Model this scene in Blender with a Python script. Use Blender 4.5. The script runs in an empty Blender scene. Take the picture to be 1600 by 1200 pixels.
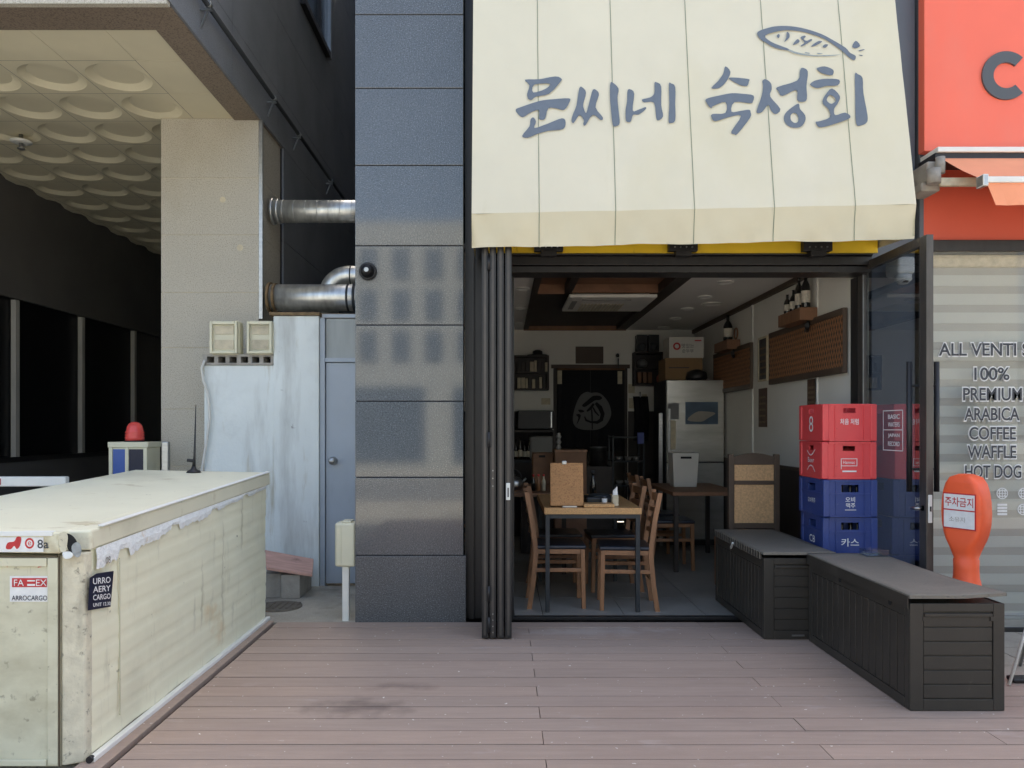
import bpy, bmesh, math, random
from mathutils import Vector, Matrix
from mathutils.geometry import tessellate_polygon
R = math.radians
random.seed(7)
sc = bpy.context.scene
COL = sc.collection

# ------------------------------------------------------------------ camera, sky, sun, exposure
CAMZ, F, CX, CY = 1.38, 1200.0, 785.0, 668.0
cam = bpy.data.cameras.new('camera'); camo = bpy.data.objects.new('camera', cam); COL.objects.link(camo)
camo.location = (0, 0, CAMZ); camo.rotation_euler = (R(90), 0, 0)
cam.sensor_fit = 'HORIZONTAL'; cam.sensor_width = 36; cam.lens = 36*F/1600
cam.shift_x = 15/1600; cam.shift_y = 68/1600
cam.clip_start = .05; cam.clip_end = 500
sc.camera = camo
SUN_EL, SUN_AZ = R(56), R(22)          # azimuth clockwise from +Y
w = bpy.data.worlds.new('World'); sc.world = w; w.use_nodes = True
nt = w.node_tree
sky = nt.nodes.new('ShaderNodeTexSky'); sky.sky_type = 'NISHITA'; sky.sun_disc = False
sky.sun_elevation = SUN_EL; sky.sun_rotation = SUN_AZ; sky.dust_density = 5; sky.air_density = .85; sky.ozone_density = .8
sky_balance = nt.nodes.new('ShaderNodeMix'); sky_balance.data_type = 'RGBA'; sky_balance.blend_type = 'MULTIPLY'; sky_balance.inputs[0].default_value = 1
sky_balance.inputs[7].default_value = (1.0, .985, .92, 1)          # takes some blue out of the sky light, a white balance
nt.links.new(sky.outputs[0], sky_balance.inputs[6]); nt.links.new(sky_balance.outputs[2], nt.nodes['Background'].inputs[0])
nt.nodes['Background'].inputs[1].default_value = .15
sl = bpy.data.lights.new('sun', 'SUN'); sl.energy = 3.6; sl.angle = R(.53); sl.color = (1, .96, .84)
so = bpy.data.objects.new('sun', sl); COL.objects.link(so)
sd = Vector((math.sin(SUN_AZ)*math.cos(SUN_EL), math.cos(SUN_AZ)*math.cos(SUN_EL), math.sin(SUN_EL)))
so.rotation_euler = sd.to_track_quat('Z', 'Y').to_euler(); so.location = (3, 12, 16)
sc.view_settings.view_transform = 'Standard'; sc.view_settings.look = 'None'
sc.view_settings.exposure = 1.92; sc.view_settings.gamma = 1
sc.cycles.max_bounces = 10; sc.cycles.diffuse_bounces = 5; sc.cycles.transparent_max_bounces = 12

# ------------------------------------------------------------------ helpers
def S(r, g, b, k=1.0):
    def f(c):
        c /= 255
        return (c/12.92 if c <= .04045 else ((c+.055)/1.055)**2.4)*k
    return (f(r), f(g), f(b))

def P(px, py, Y):
    return Vector(((px-CX)*Y/F, Y, CAMZ-(py-CY)*Y/F))

MATS = {}
def mat(name, col, rough=.6, metal=0., var=.12, vs=3., st=(1, 1, 1), bump=0., bs=60., speck=None, stains=(), tint=False,
        spec=.5, aniso=None, rvar=0.):
    if name in MATS: return MATS[name]
    m = bpy.data.materials.new(name); m.use_nodes = True; MATS[name] = m
    t = m.node_tree; N = t.nodes; L = t.links
    b = N['Principled BSDF']; b.inputs['Roughness'].default_value = rough; b.inputs['Metallic'].default_value = metal
    b.inputs['Specular IOR Level'].default_value = spec
    tc = N.new('ShaderNodeTexCoord'); mp = N.new('ShaderNodeMapping'); mp.inputs['Scale'].default_value = st
    L.new(tc.outputs['Object'], mp.inputs[0])
    def noise(scale, detail=5., raw=False, rg=.55):
        n = N.new('ShaderNodeTexNoise'); n.inputs['Scale'].default_value = scale; n.inputs['Detail'].default_value = detail
        n.inputs['Roughness'].default_value = rg
        L.new((tc.outputs['Object'] if raw else mp.outputs[0]), n.inputs[0]); return n
    def ramp(src, a, c):
        r = N.new('ShaderNodeMapRange'); r.inputs[1].default_value = a; r.inputs[2].default_value = c
        L.new(src, r.inputs[0]); return r.outputs[0]
    def mix(fac, a, c, mode='MIX'):
        x = N.new('ShaderNodeMix'); x.data_type = 'RGBA'; x.blend_type = mode
        for s, v in ((x.inputs[0], fac), (x.inputs[6], a), (x.inputs[7], c)):
            if isinstance(v, (int, float)): s.default_value = v
            elif isinstance(v, tuple): s.default_value = (*v[:3], 1)
            else: L.new(v, s)
        return x.outputs[2]
    n1 = noise(vs)
    lo = tuple(max(0, c*(1-var)) for c in col); hi = tuple(min(1, c*(1+var)) for c in col)
    out = mix(ramp(n1.outputs[0], .3, .7), lo, hi)
    if speck:
        for (s, a, c, colr) in speck:
            out = mix(ramp(noise(s, 2., True).outputs[0], a, c), out, colr)
    for (s, a, c, colr, amt, stt) in stains:
        mp2 = N.new('ShaderNodeMapping'); mp2.inputs['Scale'].default_value = stt
        mp2.inputs['Location'].default_value = (s*1.7, s*.9, s*.3)
        L.new(tc.outputs['Object'], mp2.inputs[0])
        n = N.new('ShaderNodeTexNoise'); n.inputs['Scale'].default_value = s; n.inputs['Detail'].default_value = 8; n.inputs['Roughness'].default_value = .62
        L.new(mp2.outputs[0], n.inputs[0])
        mu = N.new('ShaderNodeMath'); mu.operation = 'MULTIPLY'; mu.inputs[1].default_value = amt
        L.new(ramp(n.outputs[0], a, c), mu.inputs[0])
        out = mix(mu.outputs[0], out, colr)
    if tint:
        at = N.new('ShaderNodeAttribute'); at.attribute_name = 'tint'
        out = mix(1.0, out, at.outputs[0], 'MULTIPLY')
    L.new(out, b.inputs['Base Color'])
    if rvar:
        rr = N.new('ShaderNodeMapRange'); rr.inputs[3].default_value = max(0, rough-rvar); rr.inputs[4].default_value = rough+rvar
        rr.inputs[1].default_value = .3; rr.inputs[2].default_value = .7
        L.new(noise(vs*2.3).outputs[0], rr.inputs[0]); L.new(rr.outputs[0], b.inputs['Roughness'])
    if bump:
        bp = N.new('ShaderNodeBump'); bp.inputs['Strength'].default_value = bump; bp.inputs['Distance'].default_value = .01
        L.new(noise(bs).outputs[0], bp.inputs['Height']); L.new(bp.outputs[0], b.inputs['Normal'])
    return m

def glass(name, tint=(.9, .95, .95), refl=1.0, rough=.02):
    m = bpy.data.materials.new(name); m.use_nodes = True; t = m.node_tree; N = t.nodes; L = t.links
    N.remove(N['Principled BSDF'])
    tr = N.new('ShaderNodeBsdfTransparent'); tr.inputs[0].default_value = (*tint, 1)
    gl = N.new('ShaderNodeBsdfGlossy'); gl.inputs['Roughness'].default_value = rough
    fr = N.new('ShaderNodeFresnel'); fr.inputs[0].default_value = 1.52
    mu = N.new('ShaderNodeMath'); mu.operation = 'MULTIPLY'; mu.inputs[1].default_value = refl; mu.use_clamp = True
    ge = N.new('ShaderNodeNewGeometry'); iv = N.new('ShaderNodeMath'); iv.operation = 'SUBTRACT'; iv.inputs[0].default_value = 1; L.new(ge.outputs['Backfacing'], iv.inputs[1])
    m2 = N.new('ShaderNodeMath'); m2.operation = 'MULTIPLY'
    mx = N.new('ShaderNodeMixShader')
    L.new(fr.outputs[0], mu.inputs[0]); L.new(mu.outputs[0], m2.inputs[0]); L.new(iv.outputs[0], m2.inputs[1]); L.new(m2.outputs[0], mx.inputs[0]); L.new(tr.outputs[0], mx.inputs[1]); L.new(gl.outputs[0], mx.inputs[2])
    L.new(mx.outputs[0], N['Material Output'].inputs[0]); return m

class B:
    def __init__(s): s.bm = bmesh.new(); s.tl = None
    def face(s, pts, mi=0, smooth=False):
        f = s.bm.faces.new([s.bm.verts.new(p) for p in pts]); f.material_index = mi; f.smooth = smooth; return f
    def hexa(s, p, mi=0, bevel=0, seg=2, tint=None):
        v = [s.bm.verts.new(q) for q in p]
        fs = []
        for idx in ((3, 2, 1, 0), (4, 5, 6, 7), (0, 1, 5, 4), (1, 2, 6, 5), (2, 3, 7, 6), (3, 0, 4, 7)):
            f = s.bm.faces.new([v[i] for i in idx]); f.material_index = mi; fs.append(f)
        if tint is not None:
            if s.tl is None: s.tl = s.bm.loops.layers.float_color.new('tint')
            for f in fs:
                for l in f.loops: l[s.tl] = (*tint, 1)
        if bevel:
            es = list({e for f in fs for e in f.edges})
            bmesh.ops.bevel(s.bm, geom=es, offset=bevel, segments=seg, affect='EDGES', profile=.5, clamp_overlap=True)
        return s
    def box(s, x0, x1, y0, y1, z0, z1, bevel=0, mi=0, seg=2, tint=None):
        return s.hexa([(x0, y0, z0), (x1, y0, z0), (x1, y1, z0), (x0, y1, z0), (x0, y0, z1), (x1, y0, z1), (x1, y1, z1), (x0, y1, z1)], mi, bevel, seg, tint)
    def bar(s, p0, p1, w, h, mi=0, bevel=0, up=(0, 0, 1)):
        p0, p1 = Vector(p0), Vector(p1); d = (p1-p0).normalized(); u = Vector(up)
        if abs(d.dot(u)) > .98: u = Vector((0, 1, 0))
        a = d.cross(u).normalized(); b = a.cross(d).normalized()
        q = [p + a*(i*w/2) + b*(j*h/2) for p in (p0, p1) for (i, j) in ((-1, -1), (1, -1), (1, 1), (-1, 1))]
        return s.hexa(q, mi, bevel)
    def tube(s, path, r, seg=10, mi=0, cap=True):
        path = [Vector(p) for p in path]; n = len(path)
        rs = r if isinstance(r, (list, tuple)) else [r]*n
        ref = None; rings = []
        for i, p in enumerate(path):
            d = (path[min(i+1, n-1)]-path[max(i-1, 0)])
            if d.length < 1e-9: d = Vector((0, 0, 1))
            d.normalize()
            if ref is None:
                ref = Vector((0, 0, 1)) if abs(d.z) < .9 else Vector((1, 0, 0))
            a = (ref-d*ref.dot(d)).normalized(); b = d.cross(a); ref = a
            rings.append([s.bm.verts.new(p+(a*math.cos(2*math.pi*k/seg)+b*math.sin(2*math.pi*k/seg))*rs[i]) for k in range(seg)])
        for i in range(n-1):
            for k in range(seg):
                f = s.bm.faces.new((rings[i][k], rings[i][(k+1) % seg], rings[i+1][(k+1) % seg], rings[i+1][k])); f.material_index = mi; f.smooth = True
        if cap:
            for rg in (rings[0][::-1], rings[-1]):
                f = s.bm.faces.new(rg); f.material_index = mi
        return s
    def lathe(s, prof, c, seg=24, mi=0, axis='Z', cap=True):
        c = Vector(c); rings = []
        for (r, z) in prof:
            rg = []
            for k in range(seg):
                a = 2*math.pi*k/seg; x, y = r*math.cos(a), r*math.sin(a)
                o = Vector((x, y, z)) if axis == 'Z' else (Vector((x, -z, y)) if axis == 'Y' else Vector((z, x, y)))
                rg.append(s.bm.verts.new(c+o))
            rings.append(rg)
        for i in range(len(rings)-1):
            for k in range(seg):
                f = s.bm.faces.new((rings[i][k], rings[i][(k+1) % seg], rings[i+1][(k+1) % seg], rings[i+1][k])); f.material_index = mi; f.smooth = True
        if cap:
            for rg in (rings[0][::-1], rings[-1]):
                f = s.bm.faces.new(rg); f.material_index = mi
        return s
    def poly(s, rings, fn, mi=0):
        flat = [Vector((*p, 0)) for r in rings for p in r]
        vs = [s.bm.verts.new(fn(p.x, p.y)) for p in flat]
        for t in tessellate_polygon([[Vector((*p, 0)) for p in r] for r in rings]):
            try:
                f = s.bm.faces.new([vs[i] for i in t]); f.material_index = mi
            except ValueError: pass
        return s
    def prism(s, outline, fn0, fn1, mi=0):
        a = [s.bm.verts.new(fn0(*p)) for p in outline]; b = [s.bm.verts.new(fn1(*p)) for p in outline]
        n = len(a)
        for i in range(n):
            f = s.bm.faces.new((a[i], a[(i+1) % n], b[(i+1) % n], b[i])); f.material_index = mi
        for vs, rev in ((a, True), (b, False)):
            for t in tessellate_polygon([[Vector((*p, 0)) for p in outline]]):
                f = s.bm.faces.new([vs[i] for i in (t[::-1] if rev else t)]); f.material_index = mi
        return s
    def text(s, string, c, u, v, h, width=None, mi=0, offset=0., align='C'):
        vs, fs = text_geo(string, offset)
        x0 = min(p[0] for p in vs); x1 = max(p[0] for p in vs); y0 = min(p[1] for p in vs); y1 = max(p[1] for p in vs)
        k = h/(y1-y0); kx = (width/(x1-x0)) if width else k
        ax = {'C': (x0+x1)/2, 'L': x0, 'R': x1}[align]; ay = (y0+y1)/2
        c, u, v = Vector(c), Vector(u).normalized(), Vector(v).normalized()
        bv = [s.bm.verts.new(c+u*((p[0]-ax)*kx)+v*((p[1]-ay)*k)) for p in vs]
        for f in fs:
            try:
                g = s.bm.faces.new([bv[i] for i in f]); g.material_index = mi
            except ValueError: pass
        return s

_tc = {}
def text_geo(string, offset=0.):
    key = (string, offset)
    if key in _tc: return _tc[key]
    cu = bpy.data.curves.new('t', 'FONT'); cu.body = string; cu.offset = offset; cu.fill_mode = 'FRONT'; cu.resolution_u = 4
    o = bpy.data.objects.new('t', cu); COL.objects.link(o)
    dg = bpy.context.evaluated_depsgraph_get(); dg.update()
    me = bpy.data.meshes.new_from_object(o.evaluated_get(dg))
    r = ([tuple(v.co) for v in me.vertices], [tuple(p.vertices) for p in me.polygons])
    bpy.data.objects.remove(o); bpy.data.curves.remove(cu); bpy.data.meshes.remove(me)
    if not r[0]: r = ([(0, 0, 0), (.5, 0, 0), (.5, .7, 0), (0, .7, 0)], [(0, 1, 2, 3)])
    _tc[key] = r; return r

def smooth(pts, n=3):
    out = []; N = len(pts)
    for i in range(N):
        p0, p1, p2, p3 = (Vector(pts[(i+k-1) % N]) for k in range(4))
        for j in range(n):
            t = j/n
            q = .5*((2*p1)+(-p0+p2)*t+(2*p0-5*p1+4*p2-p3)*t*t+(-p0+3*p1-3*p2+p3)*t**3)
            out.append((q.x, q.y))
    return out
def stroke(pts, w):
    pts = [Vector(p) for p in pts]; n = len(pts); ws = w if isinstance(w, (list, tuple)) else [w]*n
    l, r = [], []
    for i, p in enumerate(pts):
        d = (pts[min(i+1, n-1)]-pts[max(i-1, 0)]).normalized(); q = Vector((-d.y, d.x))*ws[i]/2
        l.append(tuple(p+q)); r.append(tuple(p-q))
    return l+r[::-1]

ROOT = {}
def props(o, label=None, cat=None, group=None, kind=None):
    if label: o['label'] = label
    if cat: o['category'] = cat
    if group: o['group'] = group
    if kind: o['kind'] = kind
    return o
def thing(name, label, cat, loc=(0, 0, 0), rz=0., group=None):
    o = bpy.data.objects.new(name, None); COL.objects.link(o); o.empty_display_size = .1
    o.location = loc; o.rotation_euler = (0, 0, rz)
    ROOT[o.name] = Matrix.Translation(loc) @ Matrix.Rotation(rz, 4, 'Z')
    return props(o, label, cat, group)
def obj(name, b, mats, parent=None, world=True, loc=None):
    bm = b.bm if isinstance(b, B) else b
    bmesh.ops.recalc_face_normals(bm, faces=[f for f in bm.faces]) if not getattr(b, 'flat', False) else None
    me = bpy.data.meshes.new(name); 
    M = Matrix.Identity(4)
    if parent is not None:
        M = ROOT[parent.name]
    elif loc is not None:
        M = Matrix.Translation(loc)
    if world: bm.transform(M.inverted())
    bm.to_mesh(me); bm.free()
    o = bpy.data.objects.new(name, me); COL.objects.link(o)
    for m in (mats if isinstance(mats, (list, tuple)) else [mats]): me.materials.append(m)
    if parent is not None: o.parent = parent
    elif loc is not None: o.location = loc
    ROOT[o.name] = M
    return o
def one(name, b, mats, label, cat, loc, group=None):          # a thing that is one mesh
    return props(obj(name, b, mats, loc=loc), label, cat, group)
def struct(name, b, mats):
    return props(obj(name, b, mats), kind='structure')
def dup(root, loc, rz=0., label=None, group=None):
    r = root.copy(); COL.objects.link(r); r.location = loc; r.rotation_euler = (0, 0, rz)
    if label: r['label'] = label
    if group: r['group'] = group
    for ch in list(root.children):
        c = ch.copy(); COL.objects.link(c); c.parent = r
        for g in list(ch.children):
            d = g.copy(); COL.objects.link(d); d.parent = c
    return r

# ------------------------------------------------------------------ materials
DECK = mat('composite decking', S(164, 144, 130), .8, var=.08, vs=5, st=(.6, 8, 1), bump=.25, bs=40, tint=True,
           speck=[(220, .56, .7, S(160, 146, 140)), (34, .715, .74, S(225, 218, 208))],
           stains=[(1.1, .5, .8, S(138, 118, 108), .4, (1, 1.6, 1)), (26, .69, .74, S(206, 196, 188), .6, (.5, 1.4, 1)), (5, .62, .75, S(185, 170, 162), .5, (.5, 1.2, 1))])
def spot(m, cx, cy, rx, ry, colr, amt):          # one local soaked-in stain on a floor material
    t = m.node_tree; N = t.nodes; L = t.links; b = N['Principled BSDF']; src = b.inputs['Base Color'].links[0].from_socket
    tc = N.new('ShaderNodeTexCoord'); mp = N.new('ShaderNodeMapping'); mp.vector_type = 'TEXTURE'
    mp.inputs['Location'].default_value = (cx, cy, 0); mp.inputs['Scale'].default_value = (rx, ry, 1)
    L.new(tc.outputs['Object'], mp.inputs[0])
    ln = N.new('ShaderNodeVectorMath'); ln.operation = 'LENGTH'; L.new(mp.outputs[0], ln.inputs[0])
    n = N.new('ShaderNodeTexNoise'); n.inputs['Scale'].default_value = 9; n.inputs['Detail'].default_value = 6; L.new(tc.outputs['Object'], n.inputs[0])
    ad = N.new('ShaderNodeMath'); ad.operation = 'MULTIPLY_ADD'; ad.inputs[1].default_value = 2.6; L.new(n.outputs[0], ad.inputs[0]); L.new(ln.outputs['Value'], ad.inputs[2])
    mr = N.new('ShaderNodeMapRange'); mr.inputs[1].default_value = 2.5; mr.inputs[2].default_value = 1.5; mr.inputs[3].default_value = 0; mr.inputs[4].default_value = amt; L.new(ad.outputs[0], mr.inputs[0])
    x = N.new('ShaderNodeMix'); x.data_type = 'RGBA'; L.new(mr.outputs[0], x.inputs[0]); L.new(src, x.inputs[6]); x.inputs[7].default_value = (*colr, 1); L.new(x.outputs[2], b.inputs['Base Color'])
spot(DECK, -.70, 3.78, .26, .12, S(100, 86, 80), .6); spot(DECK, .55, 5.2, .5, .12, S(190, 180, 172), .4); spot(DECK, -.55, 4.1, .2, .06, S(110, 94, 88), .5)
DECKGAP = mat('deck underside', S(40, 34, 32), .9)
CONC = mat('grey concrete', S(174, 169, 157), .9, var=.2, vs=3, bump=.5, bs=90, speck=[(180, .55, .7, S(100, 96, 90))],
           stains=[(2.2, .5, .7, S(84, 80, 72), .7, (1, 1, 1))])
ASPH = mat('pale bounce asphalt', (.17, .17, .165), .9, var=.25, vs=2, bump=.5, bs=150, speck=[(240, .6, .7, (.25, .25, .24))])  # for the unseen road, made pale to bounce light up into the shop
PAVE = mat('beige paving stone', S(168, 160, 145), .85, var=.12, vs=6, bump=.2, bs=80, speck=[(200, .55, .7, S(130, 122, 110))])
GRAN = mat('polished dark granite', S(88, 91, 93), .06, var=.05, vs=4, speck=[(110, .48, .68, S(60, 65, 70)), (140, .56, .7, S(136, 142, 146))], spec=.9)
GRANM = mat('dark granite cladding', S(122, 126, 132), .6, spec=.2, var=.12, vs=2, speck=[(240, .55, .7, S(40, 42, 46))])
GROUT = mat('dark joint', S(28, 28, 30), .9)
BEIGE = mat('beige granite', S(186, 181, 168), .6, var=.04, vs=2, speck=[(110, .48, .68, S(150, 141, 124)), (150, .58, .72, S(214, 208, 194))],
            stains=[(.8, .55, .8, S(150, 136, 112), .5, (1, 1, .6))])
BROWNG = mat('brown granite soffit border', S(136, 122, 108), .55, var=.08, speck=[(90, .5, .66, S(96, 86, 76))])
SOFF = mat('cream soffit panel', S(224, 216, 188), .6, var=.05, vs=1.5)
METAL = mat('brushed steel', S(176, 178, 178), .35, 1., var=.1, vs=8, st=(1, 1, 6))
GALV = mat('galvanised duct', S(206, 208, 206), .34, .8, var=.22, vs=7, st=(3, 1, 1), bump=.1, bs=14, rvar=.06)
PAINTM = mat('grey painted metal', S(170, 166, 158), .5, var=.08)
RUST = mat('rusty flange', S(120, 100, 72), .7, .3, var=.4, vs=20, bump=.5, bs=60)
DARKAL = mat('dark bronze aluminium', S(50, 49, 49), .38, .35, var=.12, vs=4, st=(6, 6, 1), spec=.5)
DARKAL2 = mat('worn dark aluminium edge', S(84, 80, 76), .4, .4, var=.15, vs=6, st=(6, 6, 1))
BLACKPL = mat('black plastic', S(30, 30, 32), .45, var=.15)
SLATE = mat('slate cladding panel', S(94, 101, 110), .5, var=.06, vs=2)
DARKWALL = mat('dark garage wall', S(94, 92, 90), .7, var=.12, vs=1.5)
DGLASS = mat('black window glass', S(14, 14, 17), .35, var=.1, spec=.3)
WHITEW = mat('painted white wall', S(222, 229, 228), .8, var=.06, vs=2, bump=.25, bs=30,
             stains=[(1.4, .46, .72, S(158, 160, 156), .75, (3, 3, .5)), (2.6, .56, .72, S(168, 158, 130), .75, (2.5, 2.5, .35)), (.9, .5, .7, S(176, 178, 174), .6, (1, 1, 1)), (9, .68, .74, S(90, 88, 84), .7, (1, 1, 1))])
BLUEDOOR = mat('blue grey painted steel', S(166, 176, 187), .5, var=.07, vs=2, stains=[(3, .62, .78, S(120, 128, 134), .5, (2, 2, .5))])
DOORGREY = mat('grey transom panel', S(160, 166, 166), .6, var=.1, vs=4, st=(3, 1, .5))
CREAMPL = mat('aged cream plastic', S(214, 211, 186), .45, var=.05, stains=[(5, .6, .75, S(160, 150, 120), .5, (1, 1, .5))])
CBLOCK = mat('cement block', S(158, 154, 146), .95, var=.25, vs=6, bump=.6, bs=60)
PINKW = mat('faded pink board', S(206, 164, 150), .8, var=.15, vs=5, st=(1, 6, 1), stains=[(4, .6, .7, S(120, 86, 76), .6, (1, 1, 1))])
CREAM = mat('aged cream container panel', S(236, 233, 204), .5, var=.05, vs=2.2, bump=.12, bs=8, rvar=.1,
            stains=[(1.1, .52, .75, S(190, 188, 164), .5, (1, 1, 1)), (1.9, .62, .76, S(212, 176, 118), .65, (1, .9, 1.2)), (2.6, .58, .7, S(150, 142, 112), .5, (1, 4, .35)), (4, .6, .72, S(160, 156, 134), .4, (1, 2.4, .5)), (17, .69, .73, S(96, 86, 68), .7, (1, 1, 1))])
CREAMD = mat('dirty cream container end', S(208, 204, 178), .6, var=.08, vs=2.2, bump=.15, bs=10,
             stains=[(1.6, .52, .76, S(156, 146, 116), .6, (1.2, 1, 2.2)), (9, .64, .76, S(112, 102, 80), .5, (3, 1, .3)), (24, .62, .7, S(84, 74, 58), .5, (1, 1, 1))])
CREAMT = mat('dirty cream container top', S(222, 219, 194), .55, var=.05, vs=2, stains=[(1.2, .5, .7, S(176, 170, 146), .6, (1, 1, 1)), (3, .61, .68, S(160, 140, 96), .5, (1, 2.4, 1)), (30, .68, .72, S(90, 84, 70), .6, (1, 1, 1))])
TAPE = mat('grimy sealing tape', S(208, 202, 178), .5, var=.15, vs=14, bump=.5, bs=35,
           stains=[(7, .56, .72, S(128, 120, 102), .6, (1, 1, .5)), (30, .6, .7, S(50, 46, 42), .7, (1, 1, 1))])
FOAM = mat('white sealant foam', S(232, 236, 234), .8, var=.06, vs=20, bump=.8, bs=50, stains=[(8, .6, .7, S(196, 170, 132), .6, (1, 1, 1))])
FOIL = mat('crumpled grey foil', S(150, 156, 160), .4, .4, var=.3, vs=20, bump=.8, bs=30)
WHITEM = mat('white enamel', S(226, 226, 220), .4, var=.05, vs=6)
WHITEP = mat('white print', S(228, 228, 226), .6, var=.06, vs=30)
REDP = mat('red print', S(190, 48, 50), .6, var=.1, vs=30)
NAVYP = mat('navy sticker', S(26, 30, 52), .5, var=.1, vs=20)
DARKP = mat('charcoal print', S(52, 56, 64), .5, var=.08)
BLUEP = mat('blue panel', S(52, 86, 160), .4, var=.06)
CLOTH = mat('cream awning fabric', S(214, 208, 186), .85, var=.03, vs=2.5, bump=.06, bs=400, stains=[(1.1, .5, .8, S(206, 198, 164), .5, (1, 1, .6)), (3, .62, .8, S(196, 188, 158), .35, (1.5, 1, .3))])
CLOTHV = mat('shaded cream awning cloth', S(208, 200, 172), .85, var=.03, vs=4, bump=.06, bs=400, stains=[(2, .55, .8, S(196, 184, 146), .4, (1, 1, 1))])  # darker than the main cloth, the valance's shade put into the colour
SEAM = mat('green grey seam thread', S(112, 124, 104), .8, var=.05)
INK = mat('slate blue lettering', S(104, 114, 126), .8, var=.05, vs=30)
INKF = mat('faded blue grey lettering', S(152, 160, 158), .85, var=.12, vs=60)
YEL = mat('yellow painted board', S(232, 196, 40), .5, var=.06, stains=[(7, .64, .68, S(140, 100, 30), .6, (1, 1, 1))])
WALLI = mat('off white interior wall', S(230, 228, 219), .8, var=.04, vs=1.5)
CEILI = mat('white ceiling board', S(230, 229, 224), .8, var=.04, vs=1.5)
TRIM = mat('dark brown trim', S(84, 70, 58), .6, var=.15, vs=5)
DKBR = mat('dark stained wood', S(52, 44, 40), .55, var=.2, vs=6)
TILEF = mat('grey floor tile', S(150, 149, 143), .4, var=.1, vs=3, stains=[(2, .5, .7, S(116, 115, 110), .5, (1, 1, 1))])
WOODT = mat('light oak table top', S(196, 152, 100), .45, var=.16, vs=7, st=(12, 1, 12), speck=[(120, .55, .7, S(165, 122, 78))])
WOODC = mat('varnished chair wood', S(146, 104, 72), .4, var=.18, vs=8, st=(4, 4, 1))
WOODM = mat('menu board wood', S(178, 130, 80), .55, var=.14, vs=10, st=(1, 1, 5), speck=[(90, .52, .66, S(150, 104, 62))])
WOODR = mat('brown wood', S(130, 94, 68), .6, var=.2, vs=6, st=(1, 6, 1))
SEATB = mat('black leatherette', S(40, 44, 54), .35, var=.1, bump=.1, bs=80)
STEELD = mat('dark steel frame', S(52, 56, 60), .5, .3, var=.1)
FRIDGE = mat('stainless fridge door', S(214, 213, 207), .26, .6, var=.16, vs=2, st=(1, 1, 5), bump=.06, bs=3)
CARTW = mat('white carton', S(206, 204, 196), .7, var=.04)
CARTB = mat('brown carton', S(138, 110, 76), .8, var=.08)
RATT = mat('woven rattan', S(206, 168, 124), .7, var=.2, vs=60, bump=.4, bs=120)
LATT = mat('brown lattice panel', S(150, 108, 76), .6, var=.25, vs=50, st=(1, 1, 1), bump=.4, bs=70)
BOTT = mat('dark bottle glass', S(26, 26, 24), .12, var=.1, spec=.6)
LABELM = mat('bottle label', S(206, 200, 184), .7, var=.15, vs=60)
BLACKF = mat('black curtain cloth', S(30, 30, 34), .95, var=.1, vs=20)
EMBL = mat('grey curtain print', S(112, 112, 112), .95, var=.05)
PAPER = mat('cream paper', S(200, 190, 164), .8, var=.15, vs=20)
SCR = mat('blue small screen', S(50, 70, 150), .4)
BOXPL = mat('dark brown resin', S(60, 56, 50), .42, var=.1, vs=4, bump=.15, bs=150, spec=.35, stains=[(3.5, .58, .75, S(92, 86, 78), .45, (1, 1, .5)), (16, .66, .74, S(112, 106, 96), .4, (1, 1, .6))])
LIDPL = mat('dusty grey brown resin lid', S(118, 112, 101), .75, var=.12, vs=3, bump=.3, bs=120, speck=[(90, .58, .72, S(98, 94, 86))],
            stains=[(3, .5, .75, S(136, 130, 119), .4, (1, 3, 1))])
REDCR = mat('red crate plastic', S(222, 74, 76), .42, var=.05, vs=5, stains=[(8, .56, .75, S(196, 110, 100), .45, (1, 1, .4)), (30, .64, .72, S(140, 50, 46), .4, (1, 1, 1))])
BLUECR = mat('blue crate plastic', S(46, 66, 128), .42, var=.08, vs=5, stains=[(8, .56, .75, S(92, 106, 146), .5, (1, 1, .4)), (30, .64, .72, S(110, 116, 136), .4, (1, 1, 1))])
ORANGE = mat('orange sign face', S(240, 112, 86), .4, var=.03, vs=2, stains=[(2, .55, .8, S(232, 126, 104), .5, (1, 1, .4))])
ORANGEW = mat('shaded orange fascia', S(216, 96, 72), .5, var=.03, vs=2)  # deeper than the sign's orange, shade below the sign put into the colour
GREYL = mat('grey sign letter', S(82, 86, 90), .5, var=.03)
PEACH = mat('orange awning cloth', S(244, 160, 120), .8, var=.05, vs=4, bump=.08, bs=200, stains=[(5, .6, .75, S(250, 190, 150), .5, (1, 1, .4))])
ORSIGN = mat('fluorescent orange plastic', S(244, 98, 54), .45, var=.05, vs=4, bump=.1, bs=18, stains=[(5, .55, .75, S(206, 84, 56), .5, (1, 1, 1)), (22, .66, .72, S(150, 80, 56), .5, (1, 1, .6))])
BLINDA = mat('pale grey blind stripe', S(186, 188, 178), .8, var=.03, vs=3)
BLINDB = mat('sheer taupe blind stripe', S(166, 165, 155), .8, var=.04, vs=3)
CLEAR = glass('clear pane', (.96, .96, .96), 1.3)
DOORGL = glass('smoky door pane', (.66, .7, .74), 3.4, .01)
FOLDGL = glass('tinted folding door pane', (.5, .52, .54), 1.5)
REDLENS = mat('red beacon lens', S(232, 88, 82), .25, var=.1, vs=8)
CLEARPL = glass('clear plastic', (.82, .88, .92), 1.6)
CABLE = mat('white cable', S(206, 206, 200), .6)
BRICKF = mat('pale stone facade', S(160, 164, 162), .8, var=.1, vs=3)
WINRF = mat('street window glass', S(74, 88, 104), .15, var=.1)

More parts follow.
